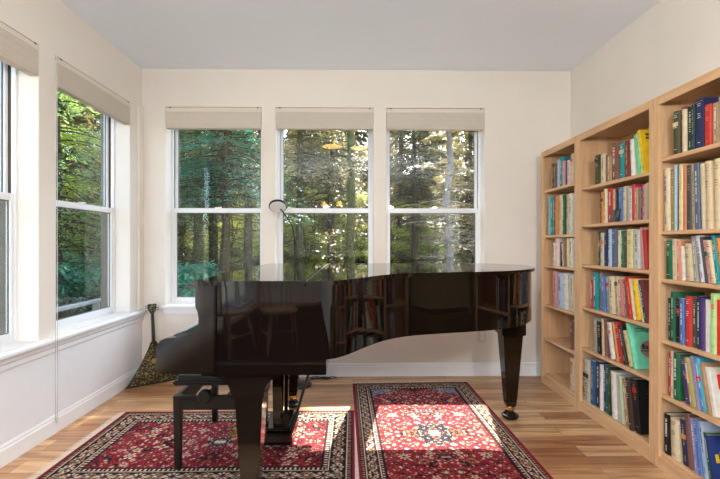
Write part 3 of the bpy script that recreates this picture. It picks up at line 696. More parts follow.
SH={
'2A' : (1.583, [(2.9063, 0.0664, 0.198, 0.0, 'olive green'), (2.8356, 0.0453, 0.192, 0.0, 'cream'), (2.7903, 0.0276, 0.182, 0.0, 'mauve'), (2.7627, 0.047, 0.178, 0.0, 'tan'), (2.7157, 0.0682, 0.233, 0.0, 'brown'), (2.6449, 0.0552, 0.221, 0.0, 'teal'), (2.5873, 0.0448, 0.221, 0.0, 'maroon'), (2.5367, 0.0341, 0.217, 3.1, 'white'), (2.5003, 0.0285, 0.237, 8.3, 'mint green'), (2.4693, 0.017, 0.242, 11.2, 'lime'), (2.4477, 0.0208, 0.258, 12.3, 'yellow')]) ,
'2B' : (1.32, [(2.8487, 0.0198, 0.209, 0.0, 'dark brown'), (2.8288, 0.0324, 0.205, 0.0, 'orange'), (2.7926, 0.0279, 0.221, 0.0, 'cream'), (2.7609, 0.0491, 0.221, 0.0, 'red'), (2.7082, 0.0356, 0.207, 0.0, 'beige'), (2.6702, 0.0163, 0.209, 0.0, 'black'), (2.6528, 0.0398, 0.211, 0.0, 'blue'), (2.6096, 0.0407, 0.212, 0.0, 'cream'), (2.5688, 0.0215, 0.203, 0.0, 'grey'), (2.5473, 0.0232, 0.194, 0.0, 'white'), (2.5209, 0.0258, 0.214, 0.0, 'crimson'), (2.493, 0.0283, 0.19, 0.0, 'tan'), (2.4647, 0.0247, 0.191, 0.0, 'mauve'), (2.44, 0.0146, 0.185, 0.0, 'navy'), (2.4254, 0.024, 0.199, 0.0, 'pink'), (2.4015, 0.0095, 0.207, 0.0, 'pale green')]) ,
'2C' : (1.038, [(2.8715, 0.0188, 0.229, 0.0, 'dark green'), (2.8513, 0.0459, 0.219, 0.0, 'cream'), (2.8054, 0.0457, 0.235, 0.0, 'navy'), (2.7547, 0.0369, 0.241, 0.0, 'pale blue'), (2.7179, 0.0512, 0.243, 0.0, 'slate blue'), (2.6609, 0.0344, 0.23, 0.0, 'cream'), (2.6242, 0.0269, 0.226, 0.0, 'green'), (2.5962, 0.0252, 0.225, 0.0, 'dark grey'), (2.5688, 0.0552, 0.234, 0.0, 'pale yellow'), (2.5074, 0.0575, 0.226, 2.1, 'light grey'), (2.4469, 0.0214, 0.239, 5.3, 'pink'), (2.4235, 0.0248, 0.225, 5.5, 'red')]) ,
'2D' : (0.737, [(2.9523, 0.0278, 0.196, 0.0, 'red'), (2.9215, 0.0569, 0.25, 0.0, 'teal'), (2.8544, 0.0317, 0.254, 1.3, 'mauve'), (2.8184, 0.0378, 0.232, 2.8, 'blue'), (2.7764, 0.0367, 0.235, 2.7, 'grey'), (2.7356, 0.0589, 0.238, 3.2, 'cream'), (2.6728, 0.0352, 0.239, 5.6, 'beige'), (2.6325, 0.0401, 0.226, 6.4, 'dusty pink'), (2.5897, 0.0154, 0.226, 6.8, 'brown'), (2.5694, 0.0469, 0.244, 10.2, 'scarlet'), (2.5195, 0.0145, 0.241, 10.5, 'cream'), (2.5026, 0.0475, 0.239, 11.6, 'yellow'), (2.453, 0.0157, 0.243, 12.0, 'white'), (2.4348, 0.0246, 0.241, 13.0, 'dark green'), (2.4075, 0.0171, 0.244, 13.6, 'maroon')]) ,
'2E' : (0.446, [(2.9291, 0.0408, 0.231, 0.0, 'grey'), (2.8838, 0.0583, 0.217, 1.6, 'black'), (2.8212, 0.0226, 0.24, 2.0, 'cream'), (2.7958, 0.0304, 0.24, 2.7, 'brown'), (2.7491, 0.0457, 0.23, 11.0, 'white'), (2.6999, 0.0239, 0.235, 13.1, 'orange'), (2.6728, 0.0463, 0.248, 14.0, 'red'), (2.6201, 0.0283, 0.242, 14.4, 'dark brown'), (2.5837, 0.0503, 0.212, 17.5, 'pale yellow'), (2.5195, 0.0184, 0.269, 16.7, 'mint green')]) ,
'2F' : (0.08, [(3.0855, 0.0843, 0.29, 0.0, 'patterned'), (2.9921, 0.0578, 0.296, 0.0, 'steel blue'), (2.9322, 0.0618, 0.312, 0.0, 'navy'), (2.8662, 0.0247, 0.3, 0.0, 'white'), (2.8394, 0.0303, 0.308, 0.0, 'dark blue'), (2.8051, 0.0276, 0.311, 0.0, 'green'), (2.7736, 0.0251, 0.314, 0.0, 'dark green'), (2.7409, 0.0522, 0.291, 3.0, 'white'), (2.6849, 0.0235, 0.282, 5.2, 'light grey'), (2.6596, 0.0299, 0.28, 6.7, 'pale green'), (2.6224, 0.0441, 0.277, 8.1, 'tan'), (2.5711, 0.0424, 0.297, 8.6, 'dark brown'), (2.525, 0.0441, 0.306, 8.0, 'black')]) ,
'1A' : (1.636, [(3.5304, 0.0276, 0.205, 0.0, 'olive green'), (3.501, 0.0468, 0.195, 0.0, 'brown'), (3.4525, 0.0264, 0.22, 0.0, 'pale blue'), (3.4226, 0.0616, 0.235, 0.0, 'teal'), (3.3576, 0.0266, 0.194, 0.0, 'pink'), (3.3293, 0.0278, 0.184, 0.0, 'blue'), (3.2999, 0.0161, 0.199, 0.0, 'navy'), (3.2806, 0.038, 0.187, 0.0, 'pale pink'), (3.241, 0.0386, 0.227, 0.0, 'cream')]) ,
'1B' : (1.255, [(3.61, 0.0421, 0.322, 0.0, 'pale teal'), (3.566, 0.043, 0.312, 0.0, 'teal'), (3.512, 0.0273, 0.32, 0.0, 'brown'), (3.4829, 0.0515, 0.316, 0.0, 'orange'), (3.4296, 0.0191, 0.306, 0.0, 'ochre'), (3.4052, 0.0527, 0.316, 0.0, 'cream'), (3.3509, 0.0315, 0.31, 0.0, 'green'), (3.3129, 0.0467, 0.31, 0.0, 'beige'), (3.2646, 0.0546, 0.312, 0.0, 'white')]) ,
'1C' : (1.004, [(3.5292, 0.039, 0.188, 0.0, 'white'), (3.4725, 0.0602, 0.224, 0.0, 'pale pink'), (3.4096, 0.0157, 0.191, 0.0, 'black'), (3.3809, 0.0331, 0.18, 5.8, 'cream'), (3.3426, 0.0472, 0.22, 4.6, 'mauve'), (3.2806, 0.0289, 0.222, 1.6, 'pale yellow'), (3.2493, 0.0494, 0.23, 0.0, 'white')]) ,
'1D' : (0.672, [(3.5083, 0.0647, 0.285, 1.5, 'pink'), (3.4401, 0.0892, 0.277, 0.7, 'pale blue'), (3.3442, 0.0716, 0.279, 2.1, 'white'), (3.263, 0.0359, 0.289, 4.4, 'light grey'), (3.2239, 0.0321, 0.28, 4.5, 'cream')]) ,
'1E' : (0.385, [(3.2512, 0.0543, 0.218, 0.0, 'brown')]) ,
'1F' : (0.08, [(3.2562, 0.0593, 0.242, 0.0, 'cream')]) ,
'3A' : (1.638, [(2.1914, 0.0458, 0.222, 0.0, 'olive green'), (2.1438, 0.0178, 0.235, 0.0, 'maroon'), (2.1242, 0.0183, 0.215, 0.0, 'cream'), (2.1042, 0.0382, 0.219, 0.0, 'dark green'), (2.0652, 0.0173, 0.22, 0.0, 'dark teal'), (2.0454, 0.0471, 0.237, 0.0, 'navy'), (1.9936, 0.0358, 0.194, 0.0, 'red'), (1.9563, 0.0331, 0.191, 0.0, 'tan'), (1.9218, 0.0242, 0.211, 0.0, 'grey')]) ,
'3B' : (1.253, [(2.2759, 0.0437, 0.326, 0.7, 'cream'), (2.231, 0.0337, 0.318, 0.7, 'olive'), (2.1949, 0.0094, 0.335, 0.0, 'pale blue'), (2.1843, 0.0117, 0.33, 0.0, 'navy'), (2.1714, 0.023, 0.332, 0.0, 'pale yellow'), (2.1462, 0.0202, 0.328, 0.0, 'salmon'), (2.1238, 0.0306, 0.319, 0.0, 'dark grey'), (2.0845, 0.0212, 0.318, 1.2, 'beige'), (2.0623, 0.0309, 0.318, 1.5, 'slate blue'), (2.0283, 0.0299, 0.309, 2.3, 'cream'), (1.9964, 0.0338, 0.314, 1.4, 'beige'), (1.9597, 0.0444, 0.318, 0.9, 'cream')]) ,
'3C' : (1.0, [(2.2421, 0.0432, 0.201, 0.0, 'green'), (2.1933, 0.0278, 0.208, 0.8, 'cream'), (2.1619, 0.0288, 0.197, 1.6, 'salmon'), (2.1295, 0.014, 0.173, 2.3, 'white'), (2.1059, 0.0431, 0.184, 4.3, 'beige'), (2.061, 0.0229, 0.221, 5.2, 'grey'), (2.0252, 0.0335, 0.226, 8.7, 'pale lilac'), (1.9898, 0.0069, 0.218, 8.7, 'dark grey'), (1.9813, 0.0165, 0.202, 9.3, 'pink'), (1.9631, 0.0329, 0.199, 9.3, 'cream'), (1.9261, 0.0157, 0.23, 8.1, 'teal'), (1.9089, 0.0181, 0.211, 8.7, 'orange')]) ,
'3D' : (0.68, [(2.2276, 0.0206, 0.22, 0.0, 'dark green'), (2.205, 0.0232, 0.257, 0.0, 'green'), (2.1798, 0.0334, 0.225, 0.5, 'black'), (2.1425, 0.0294, 0.23, 0.5, 'blue'), (2.1094, 0.0394, 0.245, 0.0, 'red'), (2.0681, 0.0196, 0.24, 0.0, 'olive green'), (2.0468, 0.0243, 0.253, 0.0, 'navy'), (2.019, 0.027, 0.246, 0.0, 'purple'), (1.9903, 0.0247, 0.243, 0.0, 'white'), (1.964, 0.0113, 0.263, 0.0, 'teal'), (1.9511, 0.0214, 0.278, 0.0, 'lime'), (1.9274, 0.0209, 0.251, 0.0, 'scarlet')]) ,
'3E' : (0.39, [(2.2328, 0.0258, 0.224, 0.0, 'red'), (2.2039, 0.0142, 0.239, 0.0, 'cream'), (2.1868, 0.0442, 0.236, 0.0, 'green'), (2.131, 0.0261, 0.226, 8.4, 'purple'), (2.1001, 0.0358, 0.233, 10.3, 'olive'), (2.0592, 0.0182, 0.25, 10.9, 'lilac'), (2.0398, 0.032, 0.248, 11.7, 'cyan'), (2.002, 0.0196, 0.233, 12.0, 'tan'), (1.9511, 0.0263, 0.22, 12.0, 'white')]) ,
'3F' : (0.08, [(2.2902, 0.0486, 0.209, 0.0, 'black'), (2.2368, 0.0577, 0.206, 1.7, 'cream'), (2.1701, 0.0392, 0.222, 6.4, 'navy'), (2.1199, 0.0272, 0.262, 6.2, 'brown'), (2.0894, 0.0234, 0.252, 7.2, 'lilac'), (2.0629, 0.0218, 0.258, 7.8, 'blue'), (2.0399, 0.0232, 0.258, 8.0, 'pale blue'), (2.0107, 0.0187, 0.218, 10.3, 'green'), (1.961, 0.0177, 0.215, 12.6, 'dark blue')]) ,
}
# ---------------------------------------------------------------- bookcases
XF = 1.614
CASES = {'1': ('tall light maple bookcase farthest back, narrowest of the three, nearest the back wall', 3.073, 3.666, [.08, .385, .672, 1.004, 1.255, 1.636], 1.965),
         '2': ('tall light maple bookcase between the two others', 2.283, 3.073, [.08, .446, .737, 1.038, 1.32, 1.583], 1.965),
         '3': ('tall light maple bookcase nearest the viewer, cut by the right edge of the photo', 1.50, 2.283, [.08, .39, .68, 1.0, 1.253, 1.638], 1.965)}
def bookcase(k):
    label, y0, y1, zs, top = CASES[k]
    y0 += .001; y1 -= .001
    t = empty('bookcase', label, 'bookcase', (XF, (y0+y1)/2, 0), group='maple bookcases along the right wall')
    D = .325; cy = (y1-y0)/2; p = .019; st = .036
    for s in (-1, 1):
        a, b = sorted((s*cy, s*(cy-p))); MB().box(.018, D, a, b, 0, top-.019, .001).build('side_panel', M_BIRCH, t)
        a, b = sorted((s*cy, s*(cy-st))); MB().box(0, .018, a, b, 0, top-.0, .0015).build('stile', M_BIRCH, t)
    MB().box(.0, .018, -cy+st, cy-st, top-.046, top, .0015).build('top_rail', M_BIRCHY, t)
    MB().box(.018, D, -cy, cy, top-.019, top, .001).build('top_panel', M_BIRCHY, t)
    MB().box(D-.008, D-.001, -cy+p, cy-p, .05, top-.02).build('back_panel', M_BIRCH, t)
    MB().box(.0, .018, -cy+st, cy-st, 0, .062, .0015).build('plinth', M_BIRCHY, t)
    for z in zs:
        MB().box(.019, D-.009, -cy+p+.0005, cy-p-.0005, z-.020, z, .0015).build('shelf', M_BIRCHY, t)
for k in '123': bookcase(k)
RGB = {'olive green': (72, 76, 48), 'cream': (214, 196, 162), 'mauve': (140, 108, 104), 'tan': (176, 140, 98), 'brown': (124, 86, 74), 'teal': (30, 140, 142), 'maroon': (120, 52, 52), 'white': (224, 218, 206), 'mint green': (112, 206, 168), 'lime': (176, 216, 140), 'yellow': (236, 194, 30), 'dark brown': (62, 44, 36), 'orange': (214, 140, 78), 'red': (190, 52, 48), 'beige': (200, 178, 142), 'black': (26, 24, 26), 'blue': (84, 116, 172), 'grey': (150, 148, 140), 'crimson': (200, 44, 66), 'navy': (36, 44, 84), 'pink': (214, 150, 148), 'pale green': (180, 192, 158), 'dark green': (30, 58, 44), 'pale blue': (170, 190, 212), 'slate blue': (86, 98, 124), 'green': (34, 96, 62), 'dark grey': (74, 74, 72), 'pale yellow': (214, 200, 142), 'light grey': (196, 196, 190), 'dusty pink': (184, 120, 112), 'scarlet': (222, 46, 44), 'patterned': (190, 182, 160), 'steel blue': (52, 90, 130), 'dark blue': (28, 52, 112), 'pale pink': (224, 198, 192), 'pale teal': (136, 172, 164), 'ochre': (190, 150, 72), 'dark teal': (26, 58, 68), 'salmon': (204, 128, 96), 'olive': (160, 148, 92), 'pale lilac': (212, 208, 218), 'purple': (86, 58, 120), 'lilac': (150, 142, 196), 'cyan': (70, 160, 190)}
M_PAGE = mat('book_paper', (222, 212, 190), .9, .1, noise=.06, nscale=90)
BOOKM = {}
def bmat(c):
    if c not in BOOKM: BOOKM[c] = mat('book_cloth_'+c.replace(' ', '_'), RGB[c], .5, .4, noise=.12, nscale=35)
    return BOOKM[c]
INK = {'g': mat('gilt_lettering', (206, 176, 104), .4), 'w': mat('white_lettering', (236, 234, 226), .5), 'k': mat('dark_lettering', (40, 36, 40), .5), 'r': mat('red_lettering', (176, 40, 44), .5), 'b': mat('blue_lettering', (30, 60, 150), .5)}
def lum(c): r = RGB[c]; return (.3*r[0]+.6*r[1]+.1*r[2])
def make_book(y, T, Hh, lean, c, z, label, shelfmax, rnd, depth=None, facing=None, group=None, detail=True):
    D = depth or rnd.uniform(.62, .74)*Hh; D = min(D, .255)
    hard = T > .026 and rnd.random() < .7
    ct = .0028 if hard else .0009
    T = max(T, .006)
    bow = min(.005, T*.14) if hard else .0006
    x0 = XF+.030+rnd.uniform(0, .012)
    Hh = min(Hh, shelfmax)
    cov = MB()
    o = [(D, 0), (.004, 0), (-bow*.2, -.12*T), (-bow, -.32*T), (-bow*1.1, -.5*T), (-bow, -.68*T), (-bow*.2, -.88*T), (.004, -T), (D, -T), (D, -T+ct), (.006, -T+ct), (.0025, -T*.8), (.0018, -.5*T), (.0025, -T*.2), (.006, -ct), (D, -ct)]
    cov.prism(o, 0, Hh, 'z')
    b = cov.build('book', bmat(c), None, SM)
    b.location = (x0, y, z+.0006); b.rotation_euler = (-math.radians(lean), 0, 0)
    tag(b, label, 'book', group)
    e = .0035 if hard else .0006
    MB().box(.0035, D-(.004 if hard else .001), -T+ct+.0002, -ct-.0002, e, Hh-e).build('page_block', M_PAGE, b)
    if detail and (T > .03 or (T > .014 and rnd.random() < .7)):
        ink = INK['k'] if lum(c) > 150 else INK[rnd.choice('gw' if lum(c) < 90 else 'wwg')]
        if lum(c) > 190 and rnd.random() < .4: ink = INK[rnd.choice('rb')]
        s = MB(); xx = -bow*1.1-.0006
        style = rnd.random()
        def bar(u0, u1, v0, v1): s.box(xx, xx+.0016, u0, u1, v0, v1)
        if style < .55:      # title running down the spine, too small to read
            v = Hh*.88; w = T*.24
            end = Hh*rnd.uniform(.35, .5)
            while v > end:
                h = rnd.uniform(.003, .006)
                bar(-.5*T-w/2, -.5*T+w/2, v-h*.6, v); v -= h
                if rnd.random() < .18: v -= .006
            v = Hh*.22
            while v > Hh*.1: bar(-.5*T-w*.3, -.5*T+w*.3, v-.003, v); v -= .005
        else:                # short lines across the spine with rules
            for v in (.9, .86, .70, .66, .62, .12):
                w = T*rnd.uniform(.25, .5); bar(-.5*T-w/2, -.5*T+w/2, Hh*v-.0012, Hh*v+.0012)
            bar(-T*.92, -T*.08, Hh*.94, Hh*.943)
        s.build('spine_lettering', ink, b)
        if rnd.random() < .22 and c not in ('yellow', 'mint green'):
            q = MB(); v = Hh*rnd.uniform(.55, .8); q.box(xx+.0003, xx+.0014, -T*.9, -T*.1, v, v+Hh*.1)
            q.build('spine_patch', bmat(rnd.choice(('red', 'navy', 'cream', 'green', 'orange', 'black'))), b)
    return b, D, T
ORD = ['leftmost', 'second', 'third', 'fourth', 'fifth', 'sixth', 'seventh', 'eighth', 'ninth', 'tenth', 'eleventh', 'twelfth', 'thirteenth', 'fourteenth', 'fifteenth', 'sixteenth']
LEVEL = {'A': 'top shelf', 'B': 'second shelf down', 'C': 'third shelf down', 'D': 'fourth shelf down', 'E': 'fifth shelf down', 'F': 'bottom shelf'}
WHICH = {'1': 'farthest bookcase', '2': 'middle bookcase', '3': 'nearest bookcase'}
def fill_shelves():
    for key, (z, row) in sorted(SH.items()):
        case, lev = key
        zs = CASES[case][3] + [CASES[case][4]]
        zt = min(q for q in zs if q > z+.1)
        maxh = zt-z-.028
        rnd = random.Random(key)
        cols = [r[4] for r in row]
        yprev = None
        ymax = CASES[case][2]-.024
        for i, (y, T, Hh, lean, c) in enumerate(row):
            Hh = min(Hh, maxh/math.cos(math.radians(lean))-T*math.tan(math.radians(lean)))
            n = cols.count(c)
            size = 'thick' if T > .05 else 'slim' if T < .018 else ('tall' if Hh > .235 else 'small' if Hh < .19 else '')
            st = 'leaning' if lean > 8 else ''
            adj = ' '.join(w for w in (size, st, c) if w)
            where = '%s of the %s' % (LEVEL[lev], WHICH[case])
            if len(row) == 1: label = '%s book alone on the %s' % (adj, where)
            elif n == 1: label = 'the only %s book on the %s' % (c, where) if not size else '%s book on the %s' % (adj, where)
            else:
                l = cols[i-1] if i else None; r = cols[i+1] if i+1 < len(cols) else None
                if l and r: label = '%s book between a %s and a %s one, %s, %s' % (c, l, r, LEVEL[lev], WHICH[case])
                elif r: label = '%s book at the left end of the %s' % (adj, where)
                else: label = '%s book at the right end of the %s' % (adj, where)
            if len(label.split()) > 16: label = label.replace('the ', '').replace(' one,', ',')
            ta = math.tan(math.radians(lean))
            if yprev is None:
                ylim = ymax - Hh*math.sin(math.radians(lean))
            else:
                pn, pt, ph = yprev   # near face line of the previous book: y = pn + zz*pt up to height ph
                hh = min(ph, Hh*math.cos(math.radians(lean)))
                ylim = min(pn + zz*pt - zz*ta for zz in (0, hh))
            yy = min(y, ylim-.0008)
            b, D, Tt = make_book(yy, T, Hh, lean, c, z, label, 1, rnd, group='books on the %s of the %s' % (LEVEL[lev], WHICH[case]))
            cl = math.cos(math.radians(lean))
            yprev = (yy - Tt/cl, ta, Hh*cl+Tt*math.sin(math.radians(lean)))
            cover_art(key, i, len(row), b, D, Tt, Hh)
def cover_art(key, i, n, b, D, T, Hh):
    last = i == n-1
    y = -T-.0006
    def plate(name, x0, x1, z0, z1, m, d=0):
        MB().box(x0, x1, y-d, y+.0004-d, z0, z1).build(name, m, b)
    def words(name, x0, x1, z0, z1, m, k, seed):
        r = random.Random(seed); s = MB(); x = x0
        while x < x1-.004:
            w = r.uniform(.5, .9)*(z1-z0)
            s.box(x, min(x+w, x1), y-.0012, y-.0002, z0, z1-r.choice((0, 0, (z1-z0)*.3))); x += w*1.25
        s.build(name, m, b)
    if key == '2A' and last:
        words('cover_title', .03, D-.02, Hh*.86, Hh*.91, INK['k'], 0, 1)
        words('cover_title', .03, D-.03, Hh*.78, Hh*.83, INK['k'], 0, 2)
        words('cover_text', .07, D-.06, Hh*.60, Hh*.62, INK['k'], 0, 3)
        words('cover_text', .08, D-.07, Hh*.45, Hh*.50, INK['k'], 0, 4)
        words('cover_text', .08, D-.07, Hh*.15, Hh*.17, INK['k'], 0, 5)
    if key == '2E' and last:
        words('cover_title', .035, .10, Hh*.86, Hh*.875, INK['k'], 0, 6)
        words('cover_title', .035, .09, Hh*.81, Hh*.825, INK['k'], 0, 7)
        s = MB(); m = 28
        s.bm.faces.new([s.bm.verts.new((D*.62+.062*math.cos(2*PI*j/m), y-.0004, Hh*.42+.052*math.sin(2*PI*j/m))) for j in range(m)])
        s.build('cover_disc', mat('cover_dusty_mauve', (150, 120, 112), .5), b)
        words('cover_title', D*.62-.05, D*.62+.05, Hh*.42, Hh*.42+.03, INK['k'], 0, 8)
        s = MB(); s.box(D*.62-.062, D*.62+.062, y-.0010, y-.0004, Hh*.42-.012, Hh*.42-.006); s.build('cover_rule', INK['k'], b)
    if key == '2F' and last:
        words('cover_title', .05, D-.05, Hh*.72, Hh*.75, mat('dim_grey_lettering', (58, 56, 60), .5), 0, 9)
    if key == '2F' and i == 0:
        r = random.Random(3); s = MB()
        for q in range(40):
            u, v = r.uniform(-T*.9, -T*.1), r.uniform(.01, Hh*.55); a = r.uniform(.002, .007)
            s.box(-.0075, -.0058, u-a/2, u+a/2, v-a/2, v+a/2)
        s.build('spine_photo', INK['k'], b)
    if key == '3F' and c_is(b, 'green'):
        m = 28; s = MB()
        s.bm.faces.new([s.bm.verts.new((D*.55+.055*math.cos(2*PI*j/m), y-.0004, Hh*.72+.055*math.sin(2*PI*j/m))) for j in range(m)])
        s.build('cover_roundel', mat('cover_roundel_brown', (110, 84, 60), .5), b)
        s = MB()
        s.bm.faces.new([s.bm.verts.new((D*.55+.04*math.cos(2*PI*j/m), y-.0007, Hh*.72+.04*math.sin(2*PI*j/m))) for j in range(m)])
        s.build('cover_roundel_centre', mat('cover_roundel_pink', (170, 130, 110), .5), b)
    if key == '3F' and last:
        s = MB()
        for q in range(7):
            s.box(.02+q*.024, .036+q*.024, y-.0012, y-.0002, Hh*.45+.012*math.sin(q*1.7), Hh*.62+.012*math.sin(q*2.1))
        s.build('cover_title', bmat('yellow'), b)
        words('cover_text', .03, D-.03, Hh*.1, Hh*.13, INK['w'], 0, 10)
    if key == '3E' and c_is(b, 'tan'):
        plate('cover_panel', .04, D-.03, Hh*.35, Hh*.72, bmat('dark green'))
    if key == '3E' and last:
        plate('cover_panel', .03, D-.02, Hh*.55, Hh*.85, bmat('scarlet'))
def c_is(b, c): return b.data.materials[0].name == 'book_cloth_'+c.replace(' ', '_')
fill_shelves()
# two small dark cards stand in front of the books, second shelf of the middle bookcase
for y, l in ((2.687, 'left one of two small dark picture cards before the books, middle bookcase'), (2.638, 'right one of two small black picture cards before the books, middle bookcase')):
    t = empty('picture_card', l, 'card', (XF+.0195, y, 1.3206), (0, math.radians(9), PI*0), 'picture cards on the middle bookcase')
    MB().box(0, .002, -.02, .02, 0, .078, .0005).build('card', bmat('black' if y < 2.65 else 'dark grey'), t)
    MB().box(-.0006, .0, -.016, .016, .03, .072).build('card_picture', mat('card_print_grey', (90, 88, 86) if y > 2.65 else (60, 58, 60), .5), t)
# ---------------------------------------------------------------- outdoors
def ground():
    vs = []; fs = []; N = 60
    def z(x, y):
        d = max(0, y-19); e = max(0, -x-17)
        return -.55+.05*math.sin(x*.8)*math.cos(y*.7)+ .30*min(d, 34)*(1 if d < 8 else 1)*(.5+.5*min(1, d/14)) + .30*min(e, 30)*(.5+.5*min(1, e/12))
    xs = [-60+120*i/N for i in range(N+1)]; ys = [-24+80*j/N for j in range(N+1)]
    for y in ys:
        for x in xs: vs.append((x, y, z(x, y)))
    for j in range(N):
        for i in range(N): fs.append((j*(N+1)+i, j*(N+1)+i+1, (j+1)*(N+1)+i+1, (j+1)*(N+1)+i))
    me = bpy.data.meshes.new('ground'); me.from_pydata(vs, [], fs); me.materials.append(M_GROUND)
    for p in me.polygons: p.use_smooth = True
    o = bpy.data.objects.new('ground', me); COL.objects.link(o); struct(o)
    return z
GZ = ground()
def leaf(mb, p, d, n, L, W):
    d = d.normalized(); s = d.cross(n)
    if s.length < .01: s = d.cross(Vector((1, 0, .3)))
    s = s.normalized()*W/2
    a = mb.bm.verts.new(p-s*.4); b = mb.bm.verts.new(p+d*L*.5-s); c = mb.bm.verts.new(p+d*L); e = mb.bm.verts.new(p+d*L*.5+s)
    mb.bm.faces.new((a, b, c, e))
def conifer_meshes(seed, Ht, zlow, R, nb, sprays, L, W, r0, droop=.25, twigs=70, tl=34):
    """returns (trunk mesh, branch mesh, foliage mesh); base at the origin"""
    rnd = random.Random(seed)
    tr = MB(); path = [(rnd.uniform(-.018, .018)*i, rnd.uniform(-.018, .018)*i, Ht*i/7) for i in range(8)]
    path[0] = (0, 0, -.3)
    tr.tube(path, [r0*(1-.9*i/7)+.01 for i in range(8)], 9)
    br = MB(); fo = MB()
    for i in range(nb):
        u = (i+rnd.random())/nb; z = zlow+(Ht-zlow)*u*.98
        a = rnd.uniform(0, 2*PI); ln = R*(1-u*.82)*rnd.uniform(.65, 1.1)
        d = Vector((math.cos(a), math.sin(a), 0)); up = rnd.uniform(-.05, .25)
        pts = []
        for k in range(6):
            t = k/5; pts.append(Vector((0, 0, z)) + d*ln*t + Vector((0, 0, ln*(up*t-droop*t*t*1.6))) + Vector((rnd.uniform(-.03, .03), rnd.uniform(-.03, .03), 0))*k*.3)
        br.tube(pts, [.028*(1-u*.6)*(1-.85*k/5)+.003 for k in range(6)], 4, False)
        side = Vector((-d.y, d.x, 0))
        for k in range(sprays):
            t = rnd.uniform(.12, 1); i0 = min(4, int(t*5)); f = t*5-i0
            p = pts[i0].lerp(pts[i0+1], f)
            sgn = rnd.choice((-1, 1)); spread = rnd.uniform(.05, .42)*ln*(1.05-t*.75)
            q = p + side*sgn*spread + Vector((0, 0, -rnd.uniform(.0, .22)*ln*.6)) + d*spread*.5
            dd = (side*sgn*rnd.uniform(.4, 1)+d*rnd.uniform(.3, 1)+Vector((0, 0, rnd.uniform(-.7, .1))))
            leaf(fo, q, dd, Vector((rnd.uniform(-.5, .5), rnd.uniform(-.5, .5), 1)), L*rnd.uniform(.6, 1.3), W*rnd.uniform(.6, 1.3))
    if twigs:
        for i in range(twigs):
            z = rnd.uniform(.9, max(zlow, 2)+1.5); a = rnd.uniform(0, 2*PI); d = Vector((math.cos(a), math.sin(a), rnd.uniform(-.35, .25))); ln = rnd.uniform(.4, 1.25)
            p0 = Vector((0, 0, z)); pts = [p0, p0+d*ln*.5, p0+d*ln+Vector((0, 0, rnd.uniform(-.2, .1)))]
            br.tube(pts, [.012, .008, .004], 3, False)
            for k in range(5):
                q = pts[1].lerp(pts[2], rnd.random()*1.5-.5); e = d+Vector((rnd.uniform(-1, 1), rnd.uniform(-1, 1), rnd.uniform(-.5, .5)))
                br.tube([q, q+e*.3*ln], [.005, .002], 3, False)
            for k in range(tl):
                t = rnd.uniform(.2, 1.05); q = p0+d*ln*t+Vector((rnd.uniform(-.18, .18), rnd.uniform(-.18, .18), rnd.uniform(-.14, .1)))
                leaf(fo, q, Vector((rnd.uniform(-1, 1), rnd.uniform(-1, 1), rnd.uniform(-.7, .3))), Vector((rnd.uniform(-.5, .5), rnd.uniform(-.5, .5), 1)), L*rnd.uniform(.4, .8), W*rnd.uniform(.5, .9))
    return tr, br, fo
def broad_meshes(seed, Ht, R, n, L, W, r0, zc=.62, blobs=9):
    rnd = random.Random(seed)
    tr = MB(); tr.tube([(0, 0, -.3), (.03, .02, Ht*.3), (-.05, .05, Ht*.6), (.02, 0, Ht*.9)], [r0, r0*.8, r0*.5, r0*.15], 8)
    br = MB(); fo = MB()
    cs = []
    for i in range(blobs):
        a = rnd.uniform(0, 2*PI); rr = rnd.uniform(.2, .75)*R; z = Ht*rnd.uniform(zc-.3, .95)
        c = Vector((rr*math.cos(a), rr*math.sin(a), z)); cs.append((c, rnd.uniform(.3, .5)*R))
        br.tube([Vector((0, 0, z*.6)), c*.5+Vector((0, 0, z*.42)), c, c+Vector((rnd.uniform(-.4, .4), rnd.uniform(-.4, .4), .2))*R], [r0*.35, r0*.22, r0*.12, r0*.04], 5, False)
    for i in range(n):
        c, r = rnd.choice(cs)
        v = Vector((rnd.gauss(0, 1), rnd.gauss(0, 1), rnd.gauss(0, .55))); v = v.normalized()*r*rnd.uniform(.35, 1.15); v.z *= .6
        leaf(fo, c+v, Vector((rnd.uniform(-1, 1), rnd.uniform(-1, 1), rnd.uniform(-.7, .3))), Vector((rnd.uniform(-.6, .6), rnd.uniform(-.6, .6), 1)), L*rnd.uniform(.6, 1.3), W*rnd.uniform(.6, 1.3))
    return tr, br, fo
PROTO = {}
def proto(key, parts, bark, fol):
    names = ('trunk', 'branches', 'foliage'); ms = []
    for nme, mb, m in zip(names, parts, (bark, bark, fol)):
        me = bpy.data.meshes.new(nme); mb.bm.to_mesh(me); mb.bm.free(); me.materials.append(m); ms.append(me)
    PROTO[key] = ms
def tree(kind, key, x, y, s, rz, label, cat, group=None, names=('trunk', 'branches', 'foliage'), z=None):
    t = empty(kind, label, cat, (x, y, GZ(x, y) if z is None else z), (0, 0, rz), group); t.scale = (s, s, s)
    if y > 6 and abs(x) < 5 and kind == 'conifer' and y < 16 and key != 'shade_pine':
        t.scale.z = min(s, (.7+(y-3.85)*.86+.5)/9.4)
    for nm, me in zip(names, PROTO[key]):
        o = bpy.data.objects.new(nm, me); COL.objects.link(o); o.parent = t
    return t
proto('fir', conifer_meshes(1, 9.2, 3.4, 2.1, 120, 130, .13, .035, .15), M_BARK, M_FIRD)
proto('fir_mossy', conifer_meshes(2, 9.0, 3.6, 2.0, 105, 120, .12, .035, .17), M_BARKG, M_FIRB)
proto('fir_teal', conifer_meshes(3, 9.0, 4.7, 2.3, 85, 200, .11, .032, .14, .30), M_BARK, M_FIR)
